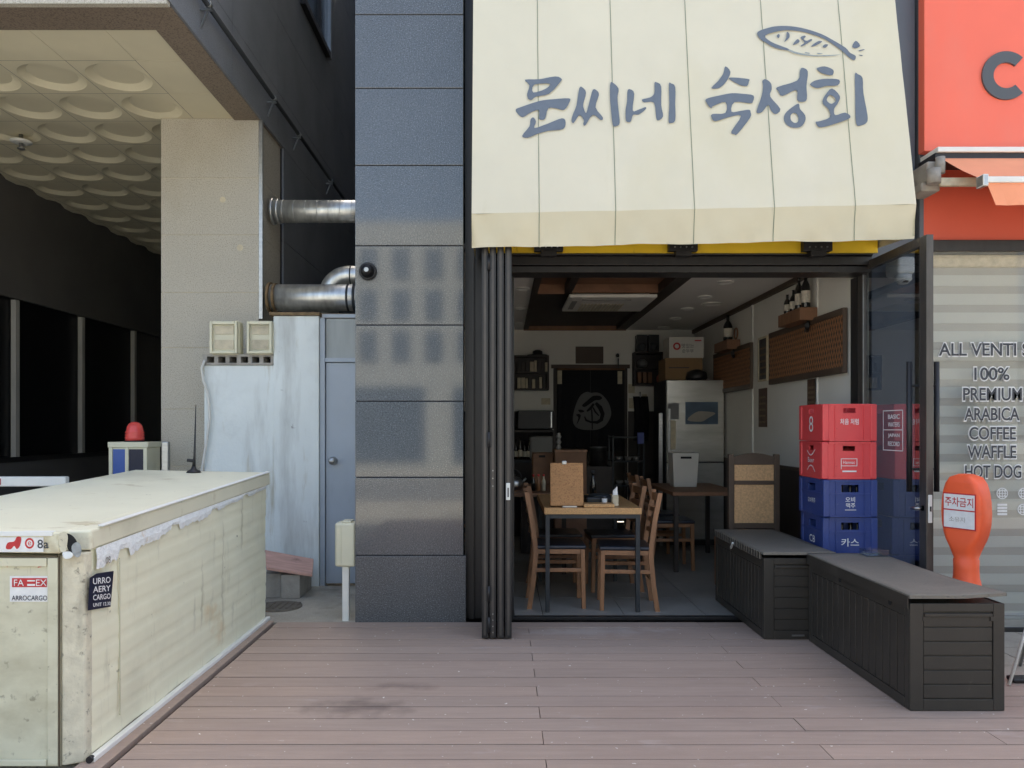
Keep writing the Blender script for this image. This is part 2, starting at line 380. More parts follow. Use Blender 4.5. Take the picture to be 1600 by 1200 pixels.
# ------------------------------------------------------------------ ground, deck, paving (structure)
g = B(); g.box(-90, 90, -90, 110, -.45, -.14); struct('ground', g, CONC)
g = B(); g.box(-90, 90, -13, -5, -.14, -.136); struct('road', g, ASPH)
g = B(); g.box(-9, -1.735, 1.0, 7.0, -.14, -.02); g.box(-9, -2.26, 7.0, 14, -.14, -.02); struct('driveway', g, CONC)
g = B()
g.box(-2.255, -1.05, 5.46, 6.72, -.13, -.006); struct('alley_ground', g, CONC)
g = B()
g.box(2.78, 9, 4.24, 5.38, -.14, -.06)
for i in range(14):
    for j in range(3):
        x0 = 2.785+i*.4; y0 = 4.25+j*.375
        g.box(x0+.004, x0+.396, y0+.004, y0+.37, -.06, -.05, tint=None)
struct('pavement', g, PAVE)
d = B()
pitch, gap = .15, .007
y = 5.448
row = 0
while y > -.6:
    y1 = y-gap; y0 = y-pitch
    xr = 2.77 if y0 > 4.22 else 8.0
    seams = [-1.595]
    if row % 2 == 0: seams += [1.38]
    else: seams += [-.15+.5*math.sin(row*2.1)*0, 2.62] if False else [.18]
    if row % 4 == 1: seams += [2.2]
    if xr > 3: seams += [3.4 + (.6 if row % 2 else 0), 5.8]
    seams = sorted(s for s in seams if s < xr-.2)+[xr]
    for a, b_ in zip(seams[:-1], seams[1:]):
        t = random.uniform(.95, 1.05); tw = random.uniform(-.01, .012)
        z = random.uniform(-.0015, .0015)
        # each plank has a shallow centre groove like composite boards
        ym = (y0+y1)/2
        d.box(a+.002, b_-.002, y0, y1, -.025, z, tint=(t+tw, t, t-tw))
    y -= pitch; row += 1
t = .97
d.box(-1.735, -1.625, -.6, 5.47, -.025, .002, tint=(t, t, t))
d.box(-1.72, 2.76, -.6, 5.44, -.12, -.0252, mi=1, tint=(1, 1, 1)); d.box(2.76, 8, -.6, 4.22, -.12, -.0252, mi=1, tint=(1, 1, 1))
struct('deck', d, [DECK, DECKGAP])
g = B(); g.lathe([(.17, 0), (.17, .012), (.15, .014), (.02, .014)], (-1.72, 5.93, -.008), 28)
for k in range(6): g.box(-1.85+k*.05, -1.83+k*.05, 5.83, 6.03, .006, .011)
one('drain_cover', g, mat('weathered iron', S(104, 98, 88), .8, var=.2, vs=20, bump=.4), 'dark round iron drain cover in the concrete at the far end of the cream container', 'drain cover', (-1.72, 5.93, 0))

# ------------------------------------------------------------------ the restaurant building
shop = thing('restaurant_building', 'dark fronted restaurant with a polished grey granite pillar and an open dim dining room', 'building', (.8, 5.45, 0))
PX0, PX1 = -1.045, -.277
zs = [-.01, .472, 1.026, 1.566, 2.107, 2.67, 3.24, 3.787, 4.31, 4.87, 5.43, 6.0, 6.56, 7.12, 8]
b = B()
for a, c in zip(zs[:-1], zs[1:]): b.box(PX0, PX1+(.018 if a < .4 else 0), 5.45, 5.72, a+.003, c-.003, .003)
b.box(PX0+.006, PX1-.006, 5.458, 5.71, -.01, 7.99, mi=1)
obj('pillar', b, [GRAN, GROUT], shop)
b = B(); b.box(PX0, -.93, 5.74, 13.6, -.1, 8); obj('side_wall', b, BEIGE, shop)  # run back unseen to close a sun gap, pale to lighten the alley
b = B(); b.box(-.925, 2.94, 5.75, 11.5, 3.2, 11); b.box(PX0+.01, -.926, 5.76, 13.6, 8.0, 12); obj('upper_sun_block', b, GRANM, shop)  # unseen blocks added above to keep direct sun out of the alley
b = B()
b.box(-.27, .0, 5.56, 5.7, 0, 8); b.box(-.24, -.205, 5.53, 5.56, 0, 8); b.box(-.19, -.06, 5.545, 5.56, .05, 2.6)
b.box(0, 2.6, 5.6, 5.72, 2.76, 8); obj('facade_panel', b, DARKAL, shop)
b = B(); b.box(2.63, 2.94, 5.47, 5.72, -.06, 8, .004); b.box(2.955, 2.985, 5.44, 5.7, 2.7, 8); obj('facade_strip', b, SLATE, shop)
b = B()   # door header with grooves, jambs and threshold
b.box(.0, 2.6, 5.42, 5.62, 2.475, 2.52, .004); b.box(.0, 2.6, 5.40, 5.62, 2.524, 2.585, .004); b.box(0, 2.6, 5.38, 5.62, 2.589, 2.63, .004)
b.box(.0, .085, 5.58, 5.64, 0, 2.475); b.box(2.575, 2.629, 5.58, 5.68, 0, 2.475)
obj('door_frame', b, DARKAL, shop)
b = B(); b.box(.02, 2.57, 5.575, 5.63, -.02, .004, .002); obj('threshold', b, DARKAL, shop)
b = B(); b.box(-.1, 2.62, 5.36, 5.378, 2.60, 2.78); obj('yellow_board', b, YEL, shop, )
for x in (.32, 1.25, 2.18):
    b = B(); b.box(x-.1, x+.1, 5.30, 5.359, 2.60, 2.70, .004); b.box(x-.055, x+.055, 5.29, 5.36, 2.565, 2.60, .003)
    for k in range(4): b.lathe([(.006, 0), (.006, .006)], (x-.06+k*.04, 5.298, 2.625), 8, axis='Y', mi=1)
    obj('track_bracket', b, [BLACKPL, METAL], shop)
b = B(); b.text('SEOUL 1800', (1.42, 5.398, 2.60), (1, 0, 0), (0, 0, 1), .012) if False else b.box(1.38, 1.5, 5.377, 5.3795, 2.606, 2.612)
obj('sticker', b, WHITEP, shop)
# dining room shell
XL, XR, YB, ZC = -.93, 2.6, 10.4, 2.70
b = B(); b.box(XR, XR+.03, 5.73, YB, 1.03, ZC+.2); 
for Y0 in (6.34, 7.97): b.box(XR-.012, XR, Y0-.018, Y0+.018, 1.06, ZC-.05, mi=1)
obj('right_wall', b, [WALLI, WHITEM], shop)
b = B(); b.box(XR-.02, XR+.03, 5.73, YB, 0, 1.0); b.box(XR-.03, XR+.03, 5.73, YB, 1.0, 1.03, mi=1); obj('wainscot', b, [DKBR, TRIM], shop)
b = B(); b.box(XR-.035, XR-.001, 5.73, YB, ZC-.05, ZC-.002); obj('ceiling_trim', b, TRIM, shop)
b = B(); b.box(XL, XL+.02, 5.73, YB, 0, ZC+.2); obj('left_wall', b, WALLI, shop)
b = B(); b.box(XL, .69, YB, YB+.05, 0, ZC+.2); b.box(1.69, XR, YB, YB+.05, 0, ZC+.2); b.box(.69, 1.69, YB, YB+.05, 2.22, ZC+.2)
obj('back_wall', b, WALLI, shop)
b = B(); b.box(XL, 2.63, YB+.9, YB+.95, 0, 3); b.box(XL, 2.63, YB+.06, YB+.95, 2.95, 3); b.box(2.64, 2.7, 5.73, YB+.95, 0, 3.1); b.box(XL, 2.63, 5.73, YB+.9, 3.0, 3.1)
obj('kitchen_wall', b, DARKWALL, shop)
b = B(); b.box(.69, .73, YB-.02, YB+.04, 0, 2.2); b.box(1.65, 1.69, YB-.02, YB+.04, 0, 2.2); b.box(.66, 1.72, YB-.04, YB+.04, 2.18, 2.23, mi=1)
obj('doorway_frame', b, [DKBR, TRIM], shop)
b = B(); b.box(XL+.02, .68, YB-.012, YB-.001, 0, 1.6); obj('back_wainscot', b, DKBR, shop); b = B(); b.box(1.70, XR-.04, YB-.012, YB-.001, 0, 1.6); obj('back_wainscot', b, DKBR, shop)
b = B(); b.box(XL, .28, 5.64, YB, ZC, ZC+.03); b.box(1.63, XR+.02, 5.64, YB, ZC, ZC+.03); b.box(.28, 1.63, 10.15, YB, ZC, ZC+.03); obj('ceiling', b, CEILI, shop)
b = B()
b.box(.28, .34, 5.64, 10.15, ZC-.03, ZC+.12); b.box(.60, .67, 5.64, 7.38, ZC-.02, ZC+.1); b.box(1.50, 1.63, 5.64, 10.15, ZC-.03, ZC+.12)
b.box(.34, 1.5, 7.46, 10.12, ZC+.02, ZC+.06)
b.box(.28, 1.63, 10.12, 10.15, ZC-.04, ZC+.1, mi=1)
obj('ceiling_beams', b, [DKBR, WOODR], shop)
b = B(); b.box(.34, .60, 5.64, 7.44, ZC+.06, ZC+.09); b.box(.67, 1.5, 5.64, 7.44, ZC+.06, ZC+.09); b.box(.34, .6, 7.40, 7.44, ZC-.03, ZC+.06); b.box(.67, 1.5, 7.40, 7.45, ZC-.02, ZC+.06)
obj('ceiling_wood_panel', b, WOODR, shop)
for (px, py, rr) in ((818, 450, .07), (815, 481, .07), (813, 505, .07), (1134, 440, .075), (1102, 463, .075), (1112, 474, .11), (1074, 482, .075), (1056, 497, .075), (1037, 511, .075)):
    Y = (ZC-CAMZ)*F/(CY-py); c = P(px, py, Y)
    b = B(); b.lathe([(rr, 0), (rr, -.008), (rr*.85, -.014), (rr*.8, -.004)], (c.x, c.y, ZC), 24, cap=False); b.lathe([(rr*.8, -.005), (.001, -.005)], (c.x, c.y, ZC), 24, cap=False)
    obj('downlight', b, WHITEM, shop)
f = B(); f.box(.085, XR, 5.64, YB+.9, -.1, -.012, mi=1); f.box(XL, .085, 5.74, YB+.9, -.1, -.012, mi=1)
ty = 5.645
while ty < 10.8:
    tx = -.9
    while tx < 2.58:
        x0, x1 = tx+.003, min(tx+.6, 2.58)-.003
        if ty < 5.75: x0 = max(x0, .09)
        if x1 > x0: f.box(x0, x1, ty+.003, ty+.597, -.012, -.003)
        tx += .6
    ty += .6
struct('floor', f, [TILEF, GROUT])

# ------------------------------------------------------------------ folding door stack and open glass door
fd = thing('folding_door', 'stack of dark aluminium glass panels folded together at the left of the restaurant opening', 'folding door', (-.04, 5.3, 0))
for i, xc in enumerate((-.113, -.063, -.012, .039)):
    y0, y1 = (4.99, 5.52)
    b = B(); tk = .021
    for (a, c) in ((y0, y0+.055), (y1-.055, y1)):
        b.box(xc-tk, xc+tk, a, c, .012, 2.555, .003)
        b.box(xc-tk*.35, xc+tk*.35, a-.006, a, .03, 2.54, mi=1)
    b.box(xc-tk, xc+tk, y0+.055, y1-.055, .012, .09); b.box(xc-tk, xc+tk, y0+.055, y1-.055, 2.48, 2.555)
    p = obj('door_panel', b, [DARKAL, DARKAL2], fd)
    b = B(); b.box(xc-.005, xc+.005, y0+.05, y1-.05, .085, 2.485); q = obj('glass_pane', b, FOLDGL, p)
for zc in (.1, .3, 1.3, 2.45):
    b = B(); b.tube([(-.088, 4.978, zc-.05), (-.088, 4.978, zc+.05)], .009, 10); b.box(-.108, -.068, 4.982, 4.9835, zc-.045, zc+.045)
    obj('hinge', b, BLACKPL, fd)
b = B(); b.box(.024, .05, 4.974, 4.99, .91, 1.02, .003); b.box(.033, .041, 4.969, 4.975, .93, .99, mi=1); obj('latch_plate', b, [WHITEM, BLACKPL], fd)
b = B()
for k in range(7): b.lathe([(.004, 0), (.004, .006)], (-.062, 4.986, .05+.04*k if k < 4 else .8+.05*k), 8, axis='Y')
obj('screws', b, METAL, fd)

gd = thing('glass_door', 'tall dark framed glass door swung open at right angles beside the beer crates', 'door', (2.6, 5.59, 0))
b = B()
b.box(2.578, 2.622, 4.67, 4.75, .015, 2.555, .003); b.box(2.578, 2.622, 5.50, 5.575, .015, 2.555, .003)
b.box(2.578, 2.622, 4.75, 5.50, .015, .11); b.box(2.578, 2.622, 4.75, 5.50, 2.50, 2.555)
b.box(2.5755, 2.578, 5.485, 5.497, .11, 2.49, mi=1)
df = obj('frame', b, [DARKAL2, METAL], gd)
b = B(); b.box(2.595, 2.605, 4.745, 5.505, .105, 2.505); obj('glass_pane', b, DOORGL, gd)
for sx in (-1, 1):
    x = 2.6+(.108 if sx > 0 else -.062); b = B(); b.tube([(x, 4.79, .98), (x, 4.79, 1.79)], .0165, 12)
    for z in (1.12, 1.64): b.tube([(2.6+sx*.005, 4.79, z), (x, 4.79, z)], .009, 8)
    obj('pull_handle', b, BLACKPL, gd)
b = B(); b.box(2.588, 2.612, 4.664, 4.672, .80, .97, .003); b.box(2.596, 2.604, 4.66, 4.666, .87, .9, mi=1); obj('lock_plate', b, [WHITEM, BLACKPL], gd)
b = B(); b.tube([(2.575, 4.71, .885), (2.54, 4.71, .885), (2.535, 4.76, .88)], .009, 8); b.lathe([(.02, 0), (.02, .012)], (2.578, 4.71, .885), 16, axis='X'); obj('lever', b, METAL, gd)
b = B()   # white line decal on the pane
xx = 2.5935; U = (0, -1, 0); V = (0, 0, 1)
for (a, c, e, h) in ((4.975, 5.235, 1.49, 1.496), (4.975, 5.235, 1.362, 1.367), (4.975, 5.235, 1.225, 1.231)): b.box(xx, xx+.001, a, c, e, h)
for a in (4.975, 5.229): b.box(xx, xx+.001, a, a+.006, 1.225, 1.496)
for (s_, z) in (('BASIC', 1.452), ('WATERS', 1.40), ('JAPAN', 1.325), ('RECORD', 1.272)): b.text(s_, (xx-.0005, 5.09, z), U, V, .03, .15, offset=.01)
obj('decal', b, WHITEP, gd)

# ------------------------------------------------------------------ awning with brush lettering
aw = thing('shop_awning', 'large cream fabric awning with blue grey brush lettering and a fish drawing', 'awning', (1.2, 5.5, 2.6))
AK = .18
def awZ(px, side): return None
YB_, ZB_ = 4.9, 2.78
def AWN(px, py, off=0.):                       # where a sight line meets the sloping cloth
    dx, dz = (px-CX)/F, (CY-py)/F
    Y = (YB_+AK*(CAMZ-ZB_))/(1-AK*dz)
    n = Vector((0, -1, AK)).normalized()
    return Vector((dx*Y, Y, CAMZ+dz*Y)) + n*off
bl, br = AWN(737, 334), AWN(1432, 319)
ZT = 5.6
def awn_uv(u, v):                               # u across, v up the cloth
    lo = bl.lerp(br, u)
    xl, xr = -.196+.006*0, 2.642
    x = xl+(xr-xl)*u
    z = lo.z+(ZT-lo.z)*v
    yy = YB_+AK*(z-ZB_)
    return Vector((x, yy-.005*math.sin(u*math.pi*6)**2*math.exp(-v*2)+.002*math.sin(u*23+v*9)+.0015*math.sin(u*61+v*31+2*math.sin(v*17)), z))
b = B(); NU, NV = 60, 24
grid = [[b.bm.verts.new(awn_uv(i/NU, j/NV)) for i in range(NU+1)] for j in range(NV+1)]
for j in range(NV):
    for i in range(NU):
        q = b.bm.faces.new((grid[j][i], grid[j][i+1], grid[j+1][i+1], grid[j+1][i])); q.smooth = True
seamx = [(842-785)*4.9/F+.002, (962-785)*4.9/F, (1085-785)*4.9/F, (1210-785)*4.9/F, (1337-785)*4.9/F]
for sx in seamx:
    u = (sx+.196)/(2.642+.196)
    pts = [awn_uv(u, v/20)+Vector((0, -.004, 0)) for v in range(21)]
    for a, c in zip(pts[:-1], pts[1:]):
        b.face([a+Vector((-.002, 0, 0)), a+Vector((.002, 0, 0)), c+Vector((.002, 0, 0)), c+Vector((-.002, 0, 0))], 1)
fab = obj('fabric', b, [CLOTH, SEAM], aw)
b = B()
def val(u, v):
    t = awn_uv(u, 0); bot = 2.531+(2.588-2.531)*u
    return Vector((t.x, t.y+.03*v+.007*math.sin(u*38+3*v)*v+.004*math.sin(u*90+1-5*v)*v+.006*math.exp(-((u-.02-.05*v)/.02)**2)+.006*math.exp(-((u-.97+.06*v)/.02)**2), t.z+(bot-t.z)*v+.0035*math.sin(u*21)*v))
grid = [[b.bm.verts.new(val(i/90, j/6)) for i in range(91)] for j in range(7)]
for j in range(6):
    for i in range(90):
        q = b.bm.faces.new((grid[j+1][i], grid[j+1][i+1], grid[j][i+1], grid[j][i])); q.smooth = True
for sx in seamx:
    u = (sx+.196)/2.838
    pts = [val(u, v/6)+Vector((0, -.004, 0)) for v in range(7)]
    for a, c in zip(pts[:-1], pts[1:]):
        b.face([a+Vector((-.002, 0, 0)), a+Vector((.002, 0, 0)), c+Vector((.002, 0, 0)), c+Vector((-.002, 0, 0))], 1)
obj('valance', b, [CLOTHV, SEAM], aw)
for x, s_ in ((-.19, 0), (2.636, 1)):
    t0 = awn_uv(s_, 0); t1 = awn_uv(s_, 1)
    b = B(); b.face([(x, t0.y+.01, t0.z-.2), (x, 5.5, t0.z-.16), (x, 5.5, t1.z), (x, t1.y+.004, t1.z), (x, t0.y+.004, t0.z)])
    obj('cheek', b, CLOTHV, aw)
b = B()
b.tube([(-.17, 4.96, 2.77), (2.62, 4.96, 2.82)], .018, 8)
for x in (-.17, 1.2, 2.61): b.tube([(x, 4.96, 2.79), (x, 5.6, 2.9)], .014, 8); b.tube([(x, 4.97, 2.8), (x, 5.46, 5.58)], .014, 8)
b.box(-.2, 2.64, 5.42, 5.6, 5.58, 5.64)
obj('frame', b, METAL, aw)
G1 = [
 [[(115,205),(240,200),(385,175),(440,195),(430,225),(330,330),(215,355),(175,385),(145,375),(135,330),(155,255)], [(198,250),(335,240),(300,285),(190,318)]],
 [[(35,470),(60,455),(240,395),(370,378),(505,370),(515,400),(465,475),(400,462),(325,460),(295,550),(265,562),(240,550),(238,475),(160,500),(92,540),(40,495)]],
 [[(165,560),(190,540),(215,580),(200,635),(320,595),(445,548),(478,580),(455,645),(330,660),(235,685),(140,722),(90,705),(155,620)]],
 [[(600,280),(630,275),(660,320),(635,420),(640,460),(662,500),(690,400),(720,295),(755,300),(775,340),(745,450),(810,540),(790,565),(720,518),(655,610),(635,600),(640,565),(600,520),(550,590),(530,570),(540,520),(575,430)]],
 [[(878,232),(905,235),(950,285),(940,360),(950,480),(960,590),(930,618),(898,605),(880,450),(873,330)]],
 [[(1030,300),(1060,292),(1090,330),(1075,478),(1130,470),(1190,448),(1190,470),(1130,515),(1080,518),(1060,575),(1035,583),(1015,565),(1012,480),(1025,400)]],
 [[(1270,235),(1290,228),(1330,265),(1330,430),(1347,530),(1305,568),(1285,545),(1265,410),(1180,408),(1160,380),(1230,362),(1268,325)]],
 [[(1398,245),(1420,238),(1455,270),(1455,420),(1455,565),(1415,592),(1395,575),(1402,420)]]]
G2 = [
 [[(245,85),(290,135),(260,210),(215,262),(175,283),(120,278),(180,215),(225,150)]],
 [[(275,195),(320,185),(450,198),(455,220),(435,262),(370,250)]],
 [[(75,375),(190,345),(300,325),(400,330),(495,345),(490,400),(465,415),(325,405),(300,490),(380,482),(455,472),(470,495),(465,545),(355,685),(325,692),(298,665),(385,527),(270,540),(155,575),(122,540),(130,510),(245,500),(245,405),(135,440),(118,460),(80,415)]],
 [[(575,215),(605,200),(650,235),(658,290),(645,355),(735,465),(690,513),(650,475),(625,430),(570,495),(525,500),(530,460),(570,340),(580,260)]],
 [[(930,98),(980,130),(968,260),(972,375),(935,403),(885,385),(878,295),(755,350),(720,310),(708,270),(885,212),(910,125)]],
 [[(898,418),(910,465),(955,520),(955,575),(910,628),(825,628),(770,575),(775,510),(840,450)], [(860,500),(893,530),(893,575),(865,590),(830,565),(828,520)]],
 [[(1065,100),(1130,85),(1205,115),(1205,155),(1180,165),(1110,148),(1070,120)]],
 [[(1003,240),(1050,210),(1150,195),(1260,205),(1245,255),(1150,260),(1065,280),(1010,258)]],
 [[(1195,282),(1265,350),(1250,410),(1215,465),(1225,520),(1310,498),(1360,530),(1330,560),(1200,605),(1100,630),(1065,615),(1050,580),(1080,575),(1175,540),(1165,470),(1115,420),(1115,380),(1140,335)], [(1180,340),(1230,385),(1190,420),(1148,385)]],
 [[(1400,158),(1425,155),(1468,190),(1475,320),(1512,520),(1505,585),(1455,612),(1410,595),(1402,380)]]]
FI = [[(105,170),(250,115),(360,97),(520,98),(700,130),(900,195),(1060,280),(1200,365),(1260,430),(1330,470),(1310,525),(1250,490),(1150,400),(1010,300),(900,240),(700,175),(520,150),(380,158),(200,215),(270,290),(400,345),(490,380),(480,400),(330,370),(220,310),(130,250)],
 [(345,215),(370,195),(382,220),(362,250)], [(470,170),(500,190),(500,240),(440,295),(462,240)],
 [(545,330),(600,260),(630,285),(600,315)], [(640,240),(690,215),(705,230),(680,260),(720,280),(770,258),(780,280),(660,350),(650,335),(690,300)],
 [(775,345),(860,285),(910,290),(870,320),(800,352)], [(915,355),(945,325),(985,330),(950,368)],
 [(1330,280),(1385,340),(1330,375),(1285,350)], [(1370,400),(1430,385),(1435,395),(1375,412)], [(1365,455),(1415,460),(1405,472)]]
FI2 = [[(490,383),(600,424),(800,458),(1000,458),(1140,452),(1000,472),(800,472),(600,446),(480,402)], [(700,420),(760,435),(740,445),(700,435)], [(850,430),(920,440),(860,448)]]
def brush(name, glyphs, ox, oy, sc_):
    bb = B(); bb.flat = True
    for gl in glyphs:
        bb.poly([smooth(r) for r in gl], lambda x, y: AWN(ox+x/sc_, oy+y/sc_, .0085))
    return obj(name, bb, INK, aw)
brush('lettering', G1, 800, 90, 1600/280)
brush('lettering', G2, 1090, 90, 1600/280)
fishm = brush('fish_drawing', [[r] for r in FI], 1170, 30, 8)
bb = B(); bb.flat = True
for r in FI2: bb.poly([smooth(r)], lambda x, y: AWN(1170+x/8, 30+y/8, .0085))
obj('faint_line', bb, INKF, fishm)

# ------------------------------------------------------------------ cameras on the facade
t_ = thing('dome_camera', 'dark dome security camera on the granite pillar', 'security camera', (-.953, 5.45, 2.486))
c = Vector((-.953, 5.45, 2.486))
b = B(); b.lathe([(.062, 0), (.062, .02), (.056, .026)], c, 28, axis='Y'); obj('base', b, BLACKPL, t_)
b = B(); b.lathe([(.05*math.cos(a), .026+.045*math.sin(a)) for a in [R(k*10) for k in range(9)]], c, 28, axis='Y'); obj('dome', b, DGLASS, t_)
b = B(); b.lathe([(.016, .07), (.016, .078)], c+Vector((0, 0, 0)), 16, axis='Y'); obj('lens', b, METAL, t_)
t_ = thing('bullet_camera', 'white security camera behind the top of the open glass door', 'security camera', (2.76, 5.3, 2.5))
b = B(); b.box(2.70, 2.82, 5.24, 5.42, 2.43, 2.55, .02, seg=3); obj('housing', b, WHITEM, t_)
b = B(); b.box(2.73, 2.79, 5.42, 5.47, 2.47, 2.53); obj('bracket', b, WHITEM, t_)
b = B(); b.lathe([(.055, 0), (.055, -.035), (.03, -.06), (.01, -.065)], (2.76, 5.29, 2.43), 20); obj('lens_cover', b, WHITEM, t_)
b = B(); b.lathe([(.02, -.0), (.02, -.012)], (2.76, 5.262, 2.385), 14); obj('lens', b, BLACKPL, t_)

# ------------------------------------------------------------------ coffee shop next door
cs = thing('coffee_shop_building', 'orange fronted coffee shop with a full height glass window on the right', 'building', (4.5, 5.4, 0))
b = B(); b.box(2.99, 9, 5.46, 5.75, 2.705, 8); obj('wall', b, ORANGEW, cs)
b = B(); b.box(2.95, 9, 5.40, 5.75, 2.62, 2.70, .004); b.box(2.95, 3.0, 5.44, 5.5, .0, 2.62); b.box(4.2, 4.26, 5.38, 5.46, 0, 2.62)
obj('window_frame', b, DARKAL, cs)
b = B(); b.box(2.95, 9, 5.38, 5.75, -.12, -.02, .004); b.box(3.0, 9, 5.39, 5.5, -.02, .03, mi=1); obj('base', b, [DARKAL, METAL], cs)
b = B(); b.box(3.0, 4.2, 5.415, 5.425, .03, 2.62); b.box(4.26, 9, 5.415, 5.425, .03, 2.62); obj('window_pane', b, CLEAR, cs)
b = B(); b.box(2.96, 9, 7.5, 7.6, -.1, 2.8); b.box(2.96, 9, 5.5, 7.5, 2.7, 2.704); b.box(2.96, 9, 5.5, 7.5, -.1, -.04); obj('inner_wall', b, DARKWALL, cs)
for (s_, yc, px) in (('ALL VENTI SIZE', 546, 1556), ('100%', 584, 1550), ('PREMIUM', 616, 1551), ('ARABICA', 647, 1550), ('COFFEE', 677, 1551), ('WAFFLE', 706, 1550), ('HOT DOG', 737, 1552)):
    c = P(px, yc, 5.405); kw = {'ALL VENTI SIZE': 178, '100%': 55, 'PREMIUM': 92, 'ARABICA': 86, 'COFFEE': 73, 'WAFFLE': 76, 'HOT DOG': 88}[s_]*5.405/F
    b = B(); b.flat = True; bo = B(); bo.flat = True
    b.text(s_, c, (1, 0, 0), (0, 0, 1), .09, kw, offset=.016)
    bo.text(s_, c+Vector((0, .003, 0)), (1, 0, 0), (0, 0, 1), .108, kw+.012, offset=.06)
    wl = obj('window_lettering', b, DARKP, cs); obj('lettering_outline', bo, WHITEP, wl)
def iconring(bb, c, r, seg=24, w_=.006):
    for k in range(seg):
        a0, a1 = 2*math.pi*k/seg, 2*math.pi*(k+1)/seg
        bb.face([c+Vector((math.cos(a)*q, 0, math.sin(a)*q)) for a, q in ((a0, r-w_), (a0, r), (a1, r), (a1, r-w_))])
for (px, py) in ((1532, 771), (1566, 771), (1600, 771), (1634, 771), (1566, 796), (1599, 796), (1634, 796)):
    c = P(px, py, 5.405); b = B(); b.flat = True
    if (px, py) == (1566, 796):
        for k in range(4): b.box(c.x-.034, c.x+.034, 5.404, 5.406, c.z-.04+k*.022, c.z-.026+k*.022)
    else:
        iconring(b, c, .04); iconring(b, c, .024, 16, .004)
        for k in range(3): b.box(c.x-.03, c.x+.03, 5.404, 5.406, c.z-.022+k*.02, c.z-.018+k*.02); b.box(c.x-.022+k*.02, c.x-.018+k*.02, 5.4035, 5.4055, c.z-.03, c.z+.03)
    obj('window_icon', b, WHITEP, cs)
zb = thing('zebra_blind', 'striped grey and taupe roller blind hanging behind the coffee shop window', 'blind', (4.5, 5.52, 2.62))
b = B(); b.box(3.01, 8.9, 5.50, 5.56, 2.53, 2.62, .01); obj('cassette', b, PAPER, zb)
b = B(); z = 2.53; k = 0
while z > .06:
    h = .078 if k % 2 else .056
    b.box(3.02, 8.9, 5.52-(.003 if k % 2 else 0), 5.524, max(z-h, .05), z, mi=0 if k % 2 else 1); z -= h; k += 1
obj('blind_cloth', b, [BLINDA, BLINDB], zb)
b = B(); b.box(3.02, 8.9, 5.51, 5.535, .03, .05); obj('bottom_bar', b, METAL, zb)
sg = thing('shop_sign', 'large orange sign board with a big grey letter above the coffee shop', 'sign', (4.5, 5.4, 3.3))
b = B(); b.box(2.945, 8, 5.36, 5.44, 3.31, 5.4, .004); obj('board', b, ORANGE, sg)
b = B(); c = P(1572, 118, 5.35); r0, r1 = .09, .168; pts = []
A0 = R(47)
outer = [(c.x+r1*math.cos(a), c.z+r1*math.sin(a)) for a in [A0+(2*math.pi-2*A0)*k/40 for k in range(41)]]
inner = [(c.x+r0*math.cos(a), c.z+r0*math.sin(a)) for a in [A0+(2*math.pi-2*A0)*k/40 for k in range(41)]]
b.prism(outer+inner[::-1], lambda x, z: Vector((x, 5.345, z)), lambda x, z: Vector((x, 5.362, z)))
obj('letter', b, GREYL, sg)

oa = thing('orange_awning', 'folded orange retractable awning under the coffee shop sign', 'awning', (4.5, 5.3, 3.2))
b = B(); b.box(2.96, 8, 5.22, 5.46, 3.255, 3.29, .005); b.box(2.955, 8, 5.24, 5.46, 3.21, 3.255, mi=1); obj('casing', b, [WHITEM, DARKAL], oa)
b = B()
xs = 2.99
for i in range(30):
    a0, a1 = i/30, (i+1)/30
    def cl(u, v): return Vector((2.99+5*u+(.09*v if u < .001 else .09*v*(1-u)), 5.26-.33*v, 3.235-.26*v-.012*math.sin(math.pi*v)))
    for j in range(6):
        b.face([cl(a0, j/6), cl(a1, j/6), cl(a1, (j+1)/6), cl(a0, (j+1)/6)], 0, True)
obj('fabric', b, PEACH, oa)
b = B(); b.box(3.09, 8, 4.90, 4.95, 2.945, 2.985, .006); b.box(3.06, 3.095, 4.885, 4.965, 2.92, 2.995, .006, mi=1); obj('front_bar', b, [WHITEM, METAL], oa)
b = B()
for i in range(60):
    def vl(u, v): return Vector((3.1+.05*v*(1-u)+4.9*u, 4.915-.012*v+.008*math.sin(u*120)*v, 2.945-.145*v))
    for j in range(4): b.face([vl(i/60, j/4), vl((i+1)/60, j/4), vl((i+1)/60, (j+1)/4), vl(i/60, (j+1)/4)], 0, True)
obj('valance', b, PEACH, oa)
b = B(); b.box(2.87, 3.0, 5.26, 5.46, 3.0, 3.06, .01); b.box(2.90, 2.99, 5.24, 5.46, 3.06, 3.2, .015)
b.lathe([(.045, -.04), (.045, .06)], (2.92, 5.2, 3.07), 16); b.lathe([(.03, -.02), (.03, .09)], (2.965, 5.2, 3.12), 12); obj('bracket', b, CBLOCK, oa)
b = B(); b.bar((2.96, 5.2, 3.04), (3.75, 5.02, 2.99), .035, .055, bevel=.004); b.bar((3.75, 5.02, 2.985), (3.1, 4.95, 2.965), .03, .045, bevel=.004)
b.lathe([(.03, -.035), (.03, .035)], (3.75, 5.02, 2.99), 12); obj('folding_arm', b, PAPER, oa)

